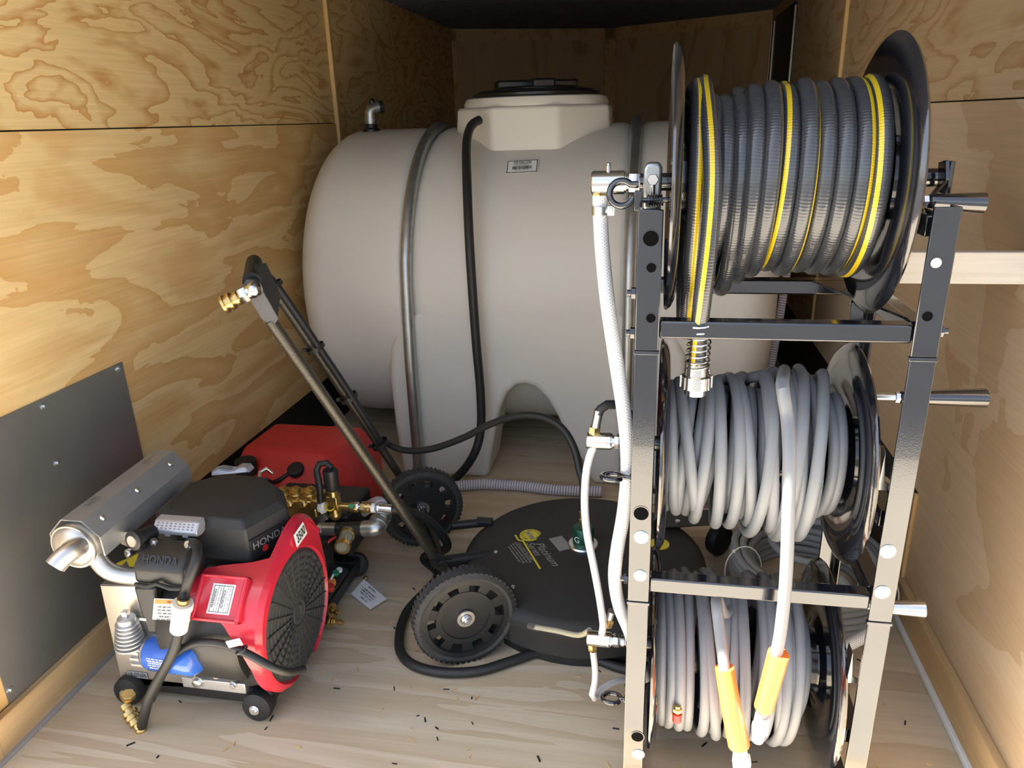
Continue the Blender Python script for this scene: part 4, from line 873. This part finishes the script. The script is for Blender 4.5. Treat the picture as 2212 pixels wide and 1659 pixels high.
# air cleaner cover
ol = [(-1.10, 1.31), (-1.02, 1.275), (-.848, 1.272), (-.803, 1.385), (-.848, 1.46), (-.92, 1.51), (-1.04, 1.515), (-1.11, 1.45)]
cx_, cy_ = -.95, 1.39
def inset(k): return [(cx_+(x-cx_)*k, cy_+(y-cy_)*k) for x, y in ol]
rows = [(inset(.95), .352), (inset(1), .358), (inset(1.0), .410), (inset(.965), .438), (inset(.84), .456), (inset(.4), .462)]
vs = [(x, y, z) for o_, z in rows for x, y in o_]; n8 = len(ol)
ac = M().add(vs, [tuple(range(n8-1, -1, -1)), tuple(range((len(rows)-1)*n8, len(rows)*n8))] + [(j*n8+i, j*n8+(i+1) % n8, (j+1)*n8+(i+1) % n8, (j+1)*n8+i) for j in range(len(rows)-1) for i in range(n8)])
air = part(ac, 'air_cleaner_cover', blk_soft, .004, smooth=22)
hv0, hv1 = V((-.848, 1.272, .386)), V((-.803, 1.385, .386)); hx_ = (hv1-hv0).normalized(); hn = V((hx_.y, -hx_.x, 0))
pb_ = M().prism([hv0+hx_*a+V((0, 0, b))+hn*.001 for a, b in ((.004, -.024), (.120, -.024), (.120, .026), (.004, .026))], hn*.003); bdg = part(pb_, 'badge_panel', blk, .001, par=air)
text('lettering', 'HONDA', hv0.lerp(hv1, .46)+V((0, 0, .008))+hn*.0045, hx_, (0, 0, 1), .023, silverink, bdg, width=.094, depth=.0004, bold=.015)
text('lettering', 'GX690', hv0.lerp(hv1, .62)+V((0, 0, -.010))+hn*.0045, hx_, (0, 0, 1), .013, paleink, bdg, width=.034, depth=.0004) if False else None
part(M().lathe(hv0.lerp(hv1, .34)+V((0, 0, -.010))+hn*.0035, hn, [(0, .008), (.001, .008)], 16), 'red_emblem', redtank, par=bdg)
# air cleaner base below the cover
part(M().prism([(x, y, .325) for x, y in inset(.9)], (0, 0, .04)), 'air_cleaner_base', blk, .004)
# silver latch panel
l0, l1 = at(338, 1140, Y=1.262), at(432, 1140, Y=1.262)
zs = at(380, 1156, Y=1.25).z, at(380, 1118, Y=1.275).z
lp = M().prism([(l0.x, 1.265, zs[0]-.004), (l0.x, 1.248, zs[0]), (l0.x, 1.246, (zs[0]*.6+zs[1]*.4)), (l0.x, 1.262, zs[1]), (l0.x, 1.285, zs[1]+.002), (l0.x, 1.285, zs[0])], (l1.x-l0.x, 0, 0)); lpo = part(lp, 'latch_panel', silver_pl, .004, seg=3)
dm = M()
for i in range(3):
    for j in range(9): 
        t = .25+.25*i; p = V((l0.x+.012+(l1.x-l0.x-.024)*j/8, 1.246+.016*t*.9, (zs[0]*.6+zs[1]*.4)*(1-t)+zs[1]*t)); dm.box(p, (.004, .002, .0016))
part(dm, 'latch_dimples', paleink, par=lpo, smooth=0)
for x_ in (l0.x+.035, l1.x-.03): part(M().box(V((x_, 1.249, zs[0]-.001)), (.012, .004, .004)), 'latch_clip', silver_pl, par=lpo)
# choke knob and brackets left of the valve cover
kc = at(290, 1167, Y=1.20); part(M().lathe(kc, (-.2, -1, .15), [(-.05, .016), (-.01, .017), (-.006, .022), (.004, .022), (.006, .018)], 24), 'choke_knob', blk)
part(M().lathe(kc, (-.2, -1, .15), [(.004, .0135), (.008, .0125)], 20), 'knob_face', zinc)
part(M().prism([at(262, 1150, Y=1.23), at(262, 1175, Y=1.23), at(285, 1185, Y=1.23), at(300, 1150, Y=1.23)], (0, .004, 0)), 'bracket', stain)
for px, py in ((332, 1172), (407, 1178), (278, 1195)): p = at(px, py, Y=1.215); part(M().ring(p, (-.3, -1, .3), .010, .005, .006).hexnut(p, (-.3, -1, .3), .006, .006), 'cover_bolt', zinc)
# muffler with octagonal heat shield
mf0 = V((-1.172, 1.150, .448)); mf1 = V((-1.182, 1.505, .455)); md_ = (mf1-mf0); ML = md_.length
muf = part(M().lathe(mf0, md_, [(-.012, .0001), (-.012, .02), (-.008, .040), (0, .048), (ML, .048), (ML+.008, .04), (ML+.01, .0001)], 40), 'muffler', stain, smooth=50)
part(M().ring(mf0+md_.normalized()*.002, md_, .0505, .047, .006, 36), 'end_seam', stain, par=muf)
u_, w_, dd = frame(md_); sh_ = M(); ang = [math.radians(a) for a in (-18, 22, 68, 112, 158, 198)]; Rsh = .066; vs = []
for t in (.012, ML-.01):
    for r in (Rsh, Rsh-.003):
        for a in ang: vs.append(mf0 + dd*t + V((math.cos(a), 0, math.sin(a)))*r + V((0, 0, -.004)))
k6 = 6
fs = [(0*k6+i, 0*k6+i+1, 2*k6+i+1, 2*k6+i) for i in range(5)] + [(1*k6+i, 3*k6+i, 3*k6+i+1, 1*k6+i+1) for i in range(5)] + [(i, k6+i, k6+i+1, i+1) for i in range(5)] + [(2*k6+i, 2*k6+i+1, 3*k6+i+1, 3*k6+i) for i in range(5)] + [(0, 12, 18, 6), (5, 11, 23, 17)]
shd = part(sh_.add(vs, fs), 'heat_shield', mat('grey shield steel', (.44, .44, .43), .45, .6, var=.1), smooth=20)
for t in (.05, .17, .30):
    a = math.radians(45); p = mf0+dd*t+V((math.cos(a), 0, math.sin(a)))*(Rsh*.955); nn_ = V((math.cos(a), 0, math.sin(a)))
    part(M().lathe(p, nn_, [(0, .007), (.002, .006), (.004, .003), (.0042, .0001)], 14), 'shield_screw', zinc, par=shd)
for t in (.09, .29):
    p = mf0+dd*t+V((-.004, 0, Rsh*.925-.002)); text('lettering', 'HOT', p, (0, 1, 0), (-1, 0, 0), .028, zinc, shd, width=.042, depth=.0006, bold=-.005)
TPQ = [mf0-dd*.004]+pts([(168, 1183, 1.120), (152, 1192, 1.100), (134, 1206, 1.085), (119, 1223, 1.072)])
tp = M().tube(TPQ, .0205, 24, .008, caps=False)
part(tp, 'tailpipe', stain)
tpi = M().tube(TPQ[1:], .0192, 24, .008, caps=False); part(tpi, 'tailpipe_bore', mat('dark steel', (.16, .14, .12), .6, .5))  # inner tube in a darker steel than the outer pipe
part(M().tube([mf0+dd*.03+V((.02, 0, -.04)), mf0+dd*.03+V((.045, 0, -.075)), mf0+dd*.04+V((.09, .01, -.098)), mf0+dd*.05+V((.15, .02, -.10))], .0185, 18, .01), 'exhaust_pipe', stain)
part(M().prism([at(270, 1236, Y=1.26), at(250, 1218, Y=1.30), at(300, 1195, Y=1.30), at(300, 1236, Y=1.26)], (0, .003, 0)), 'yellow_decal', yel)
# fuel line, filter and pulse hose
part(M().tube(pts([(408, 1172, 1.24), (425, 1178, 1.20), (424, 1205, 1.165), (410, 1245, 1.145), (399, 1280, 1.14), (395, 1298, 1.125)]), .0105, 12), 'fuel_line', hose_blk)
fa, fz = at(395, 1302, Y=1.125), at(386, 1362, Y=1.125); fd = fz-fa
fil = part(M().lathe(fa, fd, [(-.006, .008), (0, .008), (0, .0205), (.004, .0215), (.016, .0215), (.018, .0185), (fd.length-.003, .0180), (fd.length, .016), (fd.length, .008)], 24), 'fuel_filter', cream)
part(M().ring(fa-fd.normalized()*.008, fd, .0125, .009, .009).ring(fa-fd.normalized()*.001, fd, .012, .008, .003), 'filter_clip', brass, par=fil)
part(M().tube([fz-fd*.02]+pts([(380, 1392, 1.12), (365, 1428, 1.118), (342, 1468, 1.12), (322, 1508, 1.115), (312, 1545, 1.115), (306, 1570, 1.12)]), .0108, 12), 'drain_hose', hose_blk)
part(M().tube(pts([(327, 1512, 1.13), (345, 1470, 1.135), (370, 1425, 1.14), (400, 1398, 1.14), (440, 1388, 1.135), (490, 1394, 1.13), (540, 1415, 1.12), (585, 1440, 1.12), (620, 1452, 1.14), (655, 1446, 1.19)]), .0085, 12), 'pulse_hose', hose_blk)
part(M().box(at(506, 1389, Y=1.118), (.035, .002, .016), Matrix.Rotation(-.35, 3, 'Y')), 'paper_tag', white_pl)
for px, py, Y in ((380, 1400, 1.128), (522, 1404, 1.118)): part(M().ring(at(px, py, Y=Y), (.5, 0, -1), .0135, .0105, .004), 'cable_tie', blk)
b0, b1 = at(270, 1522, Y=1.14), at(302, 1575, Y=1.115); bd = (b1-b0); bn = bd.normalized(); Lb = bd.length
part(M().lathe(b0, bn, [(0, .012), (Lb*.18, .012), (Lb*.18, .009), (Lb*.3, .009), (Lb*.3, .0165), (Lb*.42, .0165), (Lb*.42, .013), (Lb*.5, .013), (Lb*.5, .017), (Lb*.6, .017), (Lb*.6, .013), (Lb*.72, .013), (Lb*.72, .015), (Lb*.8, .015), (Lb*.8, .009), (Lb, .009)], 18), 'brass_drain_fitting', brass)
part(M().hexnut(at(276, 1508, Y=1.15), (.3, 0, 1), .016, .014).ball(at(305, 1577, Y=1.118), .0125), 'brass_elbow', brass)
# handles and knobs behind the engine
part(M().box(at(690, 1122, Y=1.48), (.05, .012, .016), Matrix.Rotation(-.5, 3, 'Y')), 'throttle_lever', blk, .002)
part(M().tube(pts([(560, 1035, 1.60), (562, 1020, 1.62), (575, 1012, 1.63), (588, 1022, 1.64)]), .005, 10), 'lifting_eye', zinc)
part(M().prism([at(455, 1030, Y=1.56), at(540, 1022, Y=1.58), at(530, 1010, Y=1.58), at(512, 1010, Y=1.58), at(500, 1018, Y=1.58), at(470, 1014, Y=1.56), at(455, 1018, Y=1.56)], (0, .03, 0)), 'rear_cover', silver_pl, .004)

# pump behind the engine: crankcase, brass head, unloader, plumbing
PY = 1.72
pb0 = at(640, 1125, Y=PY); part(M().span((pb0.x-.10, PY-.02, .10), (pb0.x+.17, PY+.16, .235)), 'pump_crankcase', blk, .01)
hd0 = at(607, 1072, Y=PY-.02); hd1 = at(694, 1072, Y=PY-.02)
part(M().span((hd0.x, PY-.06, hd0.z-.045), (hd1.x, PY+.02, hd0.z+.012)), 'pump_head', brass, .006)
for px in (614, 640, 671):
    p = at(px, 1066, Y=PY-.02); part(M().lathe(p-V((0, 0, .01)), (0, -.15, 1), [(0, .019), (.014, .019), (.016, .017), (.024, .0165), (.026, .012)], 20).hexnut(p+V((0, -.002, .012)), (0, -.15, 1), .012, .008), 'valve_cap', brass)
for px in (620, 650, 680): p = at(px, 1090, Y=PY-.07); part(M().lathe(p, (0, -1, .2), [(-.02, .014), (0, .014), (.004, .010)], 16), 'head_bolt', brass)
u0 = at(722, 1090, Y=PY-.06); u1 = at(713, 1015, Y=PY-.06)
part(M().cyl(u0-V((0, 0, .03)), u0+V((0, 0, .045)), .015).cyl(u0+V((-.055, 0, -.005)), u0+V((.07, 0, -.004)), .011).hexnut(u0+V((.045, 0, -.004)), (1, 0, 0), .0145, .026).ball(u0+V((0, 0, -.03)), .017).box(u0+V((.0, 0, .01)), (.03, .03, .04)), 'unloader_body', brass, .002)
ud = (u1-u0).normalized(); uL = (u1-u0).length
part(M().lathe(u0+ud*(uL*.45), ud, [(0, .018), (.01, .0205), (uL*.38, .020), (uL*.5, .021), (uL*.56, .019), (uL*.57, .012)], 20), 'unloader_knob', blk)
part(M().tube(pts([(692, 1085, PY-.07), (690, 1050, PY-.07), (684, 1015, PY-.06), (690, 1002, PY-.05), (706, 1000, PY-.05), (716, 1010, PY-.05)]), .009, 12), 'bypass_hose', hose_blk)
part(M().ring(at(698, 1098, Y=PY-.075), (1, 0, .2), .016, .010, .006).cyl(at(690, 1095, Y=PY-.07), at(703, 1096, Y=PY-.07), .014), 'white_union', white_pl)
part(M().ring(at(712, 1096, Y=PY-.078), (.3, -.2, 1), .013, .011, .003), 'yellow_band', yel)
part(M().box(at(759, 1093, Y=PY-.078), (.012, .002, .012)), 'green_tag', greenp)
c0, c1 = at(765, 1094, Y=PY-.06), at(852, 1100, Y=PY-.06); cd_ = (c1-c0); cn = cd_.normalized(); cL = cd_.length
part(M().hexnut(c0, cn, .013, cL*.12).cyl(c0+cn*cL*.1, c0+cn*cL*.2, .008), 'steel_nipple', zinc)
part(M().hexnut(c0+cn*cL*.18, cn, .016, cL*.12).cyl(c0+cn*cL*.28, c0+cn*cL*.45, .015).hexnut(c0+cn*cL*.36, cn, .0165, cL*.06), 'brass_coupler', brass)
part(M().cyl(c0+cn*cL*.45, c0+cn*cL*.54, .013), 'plug', white_pl)
part(M().hexnut(c0+cn*cL*.54, cn, .0125, cL*.12).cyl(c0+cn*cL*.64, c0+cn*cL*.95, .0125), 'crimp', zinc)
# suction side
s0_, s1_ = at(690, 1143, Y=PY-.06), at(728, 1143, Y=PY-.06)
part(M().cyl(s0_, s1_, .0185).cyl(s0_, s0_+V((.012, 0, 0)), .022), 'suction_nipple', galv)
part(M().cyl(s1_, at(790, 1142, Y=PY-.06), .019).cyl(at(748, 1142, Y=PY-.06), at(748, 1142, Y=PY-.06)+V((0, -.03, -.03)), .021), 'suction_tee', blk)
e0, e1_, e2_ = at(785, 1142, Y=PY-.06), at(812, 1140, Y=PY-.06), at(822, 1120, Y=PY-.03)
part(M().tube([e0, e0.lerp(e1_, .6), e1_, e2_], .022, 18, .006).ring(e1_.lerp(e2_, .6), e2_-e1_, .027, .02, .012), 'suction_elbow', galv)
part(M().ring(e2_+V((.004, .006, .006)), (e2_-e1_), .026, .019, .012), 'hose_clamp', zinc)
y0_, y1_ = at(752, 1150, Y=PY-.08), at(740, 1180, Y=PY-.14)
part(M().cyl(y0_, y1_, .0195, .018).ring(y1_, y1_-y0_, .020, .015, .008), 'strainer', glass_m)
part(M().ring(y1_, y1_-y0_, .0215, .0165, .012).cyl(y0_.lerp(y1_, .1), y0_.lerp(y1_, .25), .0215), 'strainer_ring', brass)
part(M().tube([at(700, 1180, Y=1.62), at(716, 1165, Y=1.64), at(735, 1155, Y=1.66)], .004, 8), 'red_wire', redtank)
# gear box, battery tray and control panel beside the engine
part(M().span((-.985, 1.50, .066), (-.84, 1.66, .20)), 'gear_box', blk, .012)
cpo = [at(668, 1262, z=.10), at(712, 1212, z=.12), at(752, 1228, z=.10), at(700, 1304, z=.075)]
cpl = part(M().prism(cpo, (0, 0, -.012)), 'control_panel', blk, .002)
for px, py, m_, r in ((724, 1236, greenp, .010), (716, 1255, orange_l, .011), (712, 1266, redtank, .012), (732, 1230, white_pl, .009)):
    p = at(px, py, z=.105); part(M().lathe(p-V((0, 0, .01)), (.2, -.2, 1), [(0, r), (.012, r), (.014, r*.8)], 16), 'panel_knob', m_, par=cpl)
part(M().box(at(718, 1246, z=.12), (.005, .005, .016), Matrix.Rotation(.5, 3, 'Y')), 'toggle', white_pl, par=cpl)
for (px, py), (qx, qy) in (((705, 1312), (732, 1326)), ((700, 1338), (742, 1346))):
    p, q = at(px, py, z=.05), at(qx, qy, z=.045); d = q-p; nd_ = d.normalized()
    part(M().tube([p-nd_*.09+V((0, 0, .01)), p, p+d*.35], .011, 12), 'drain_hose', hose_blk)
    part(M().ring(p+d*.35, nd_, .019, .009, .004).hexnut(p+d*.42, nd_, .010, .009).cyl(p+d*.42, q, .0065).hexnut(p+d*.75, nd_, .0085, .007), 'drain_nipple', brass)

# ------------------------------------------------------------------ hoses that leave the pump
hose('floor_hose', [c0+cn*cL*.93, c1+V((.03, .01, -.01)), c1+V((.08, .05, -.06)), c1+V((.11, .10, -.17)), at(915, 1205, z=.016), at(945, 1245, z=.013), at(880, 1320, z=.013), at(862, 1390, z=.013), at(885, 1432, z=.013), at(950, 1452, z=.013), at(1030, 1450, z=.013), at(1100, 1430, z=.013), at(1170, 1408, z=.013), at(1250, 1408, z=.013), at(1330, 1440, z=.013), at(1420, 1460, z=.013)], .0125, hose_blk, 'black hose from the brass pump fittings, curling on the floor round the cleaner wheel')
hose('suction_hose', [e2_, e2_+V((-.02, .05, .02)), V((-.845, 1.86, .15)), V((-.855, 2.0, .09)), V((-.85, 2.13, .035)), at(905, 1062, z=.022), at(990, 1050, z=.022), at(1050, 1046, z=.022), at(1130, 1050, z=.022), at(1200, 1058, z=.022), at(1300, 1062, z=.022)], .0190, ribhose, 'clear ribbed suction hose running from the pump elbow along the floor behind the surface cleaner')
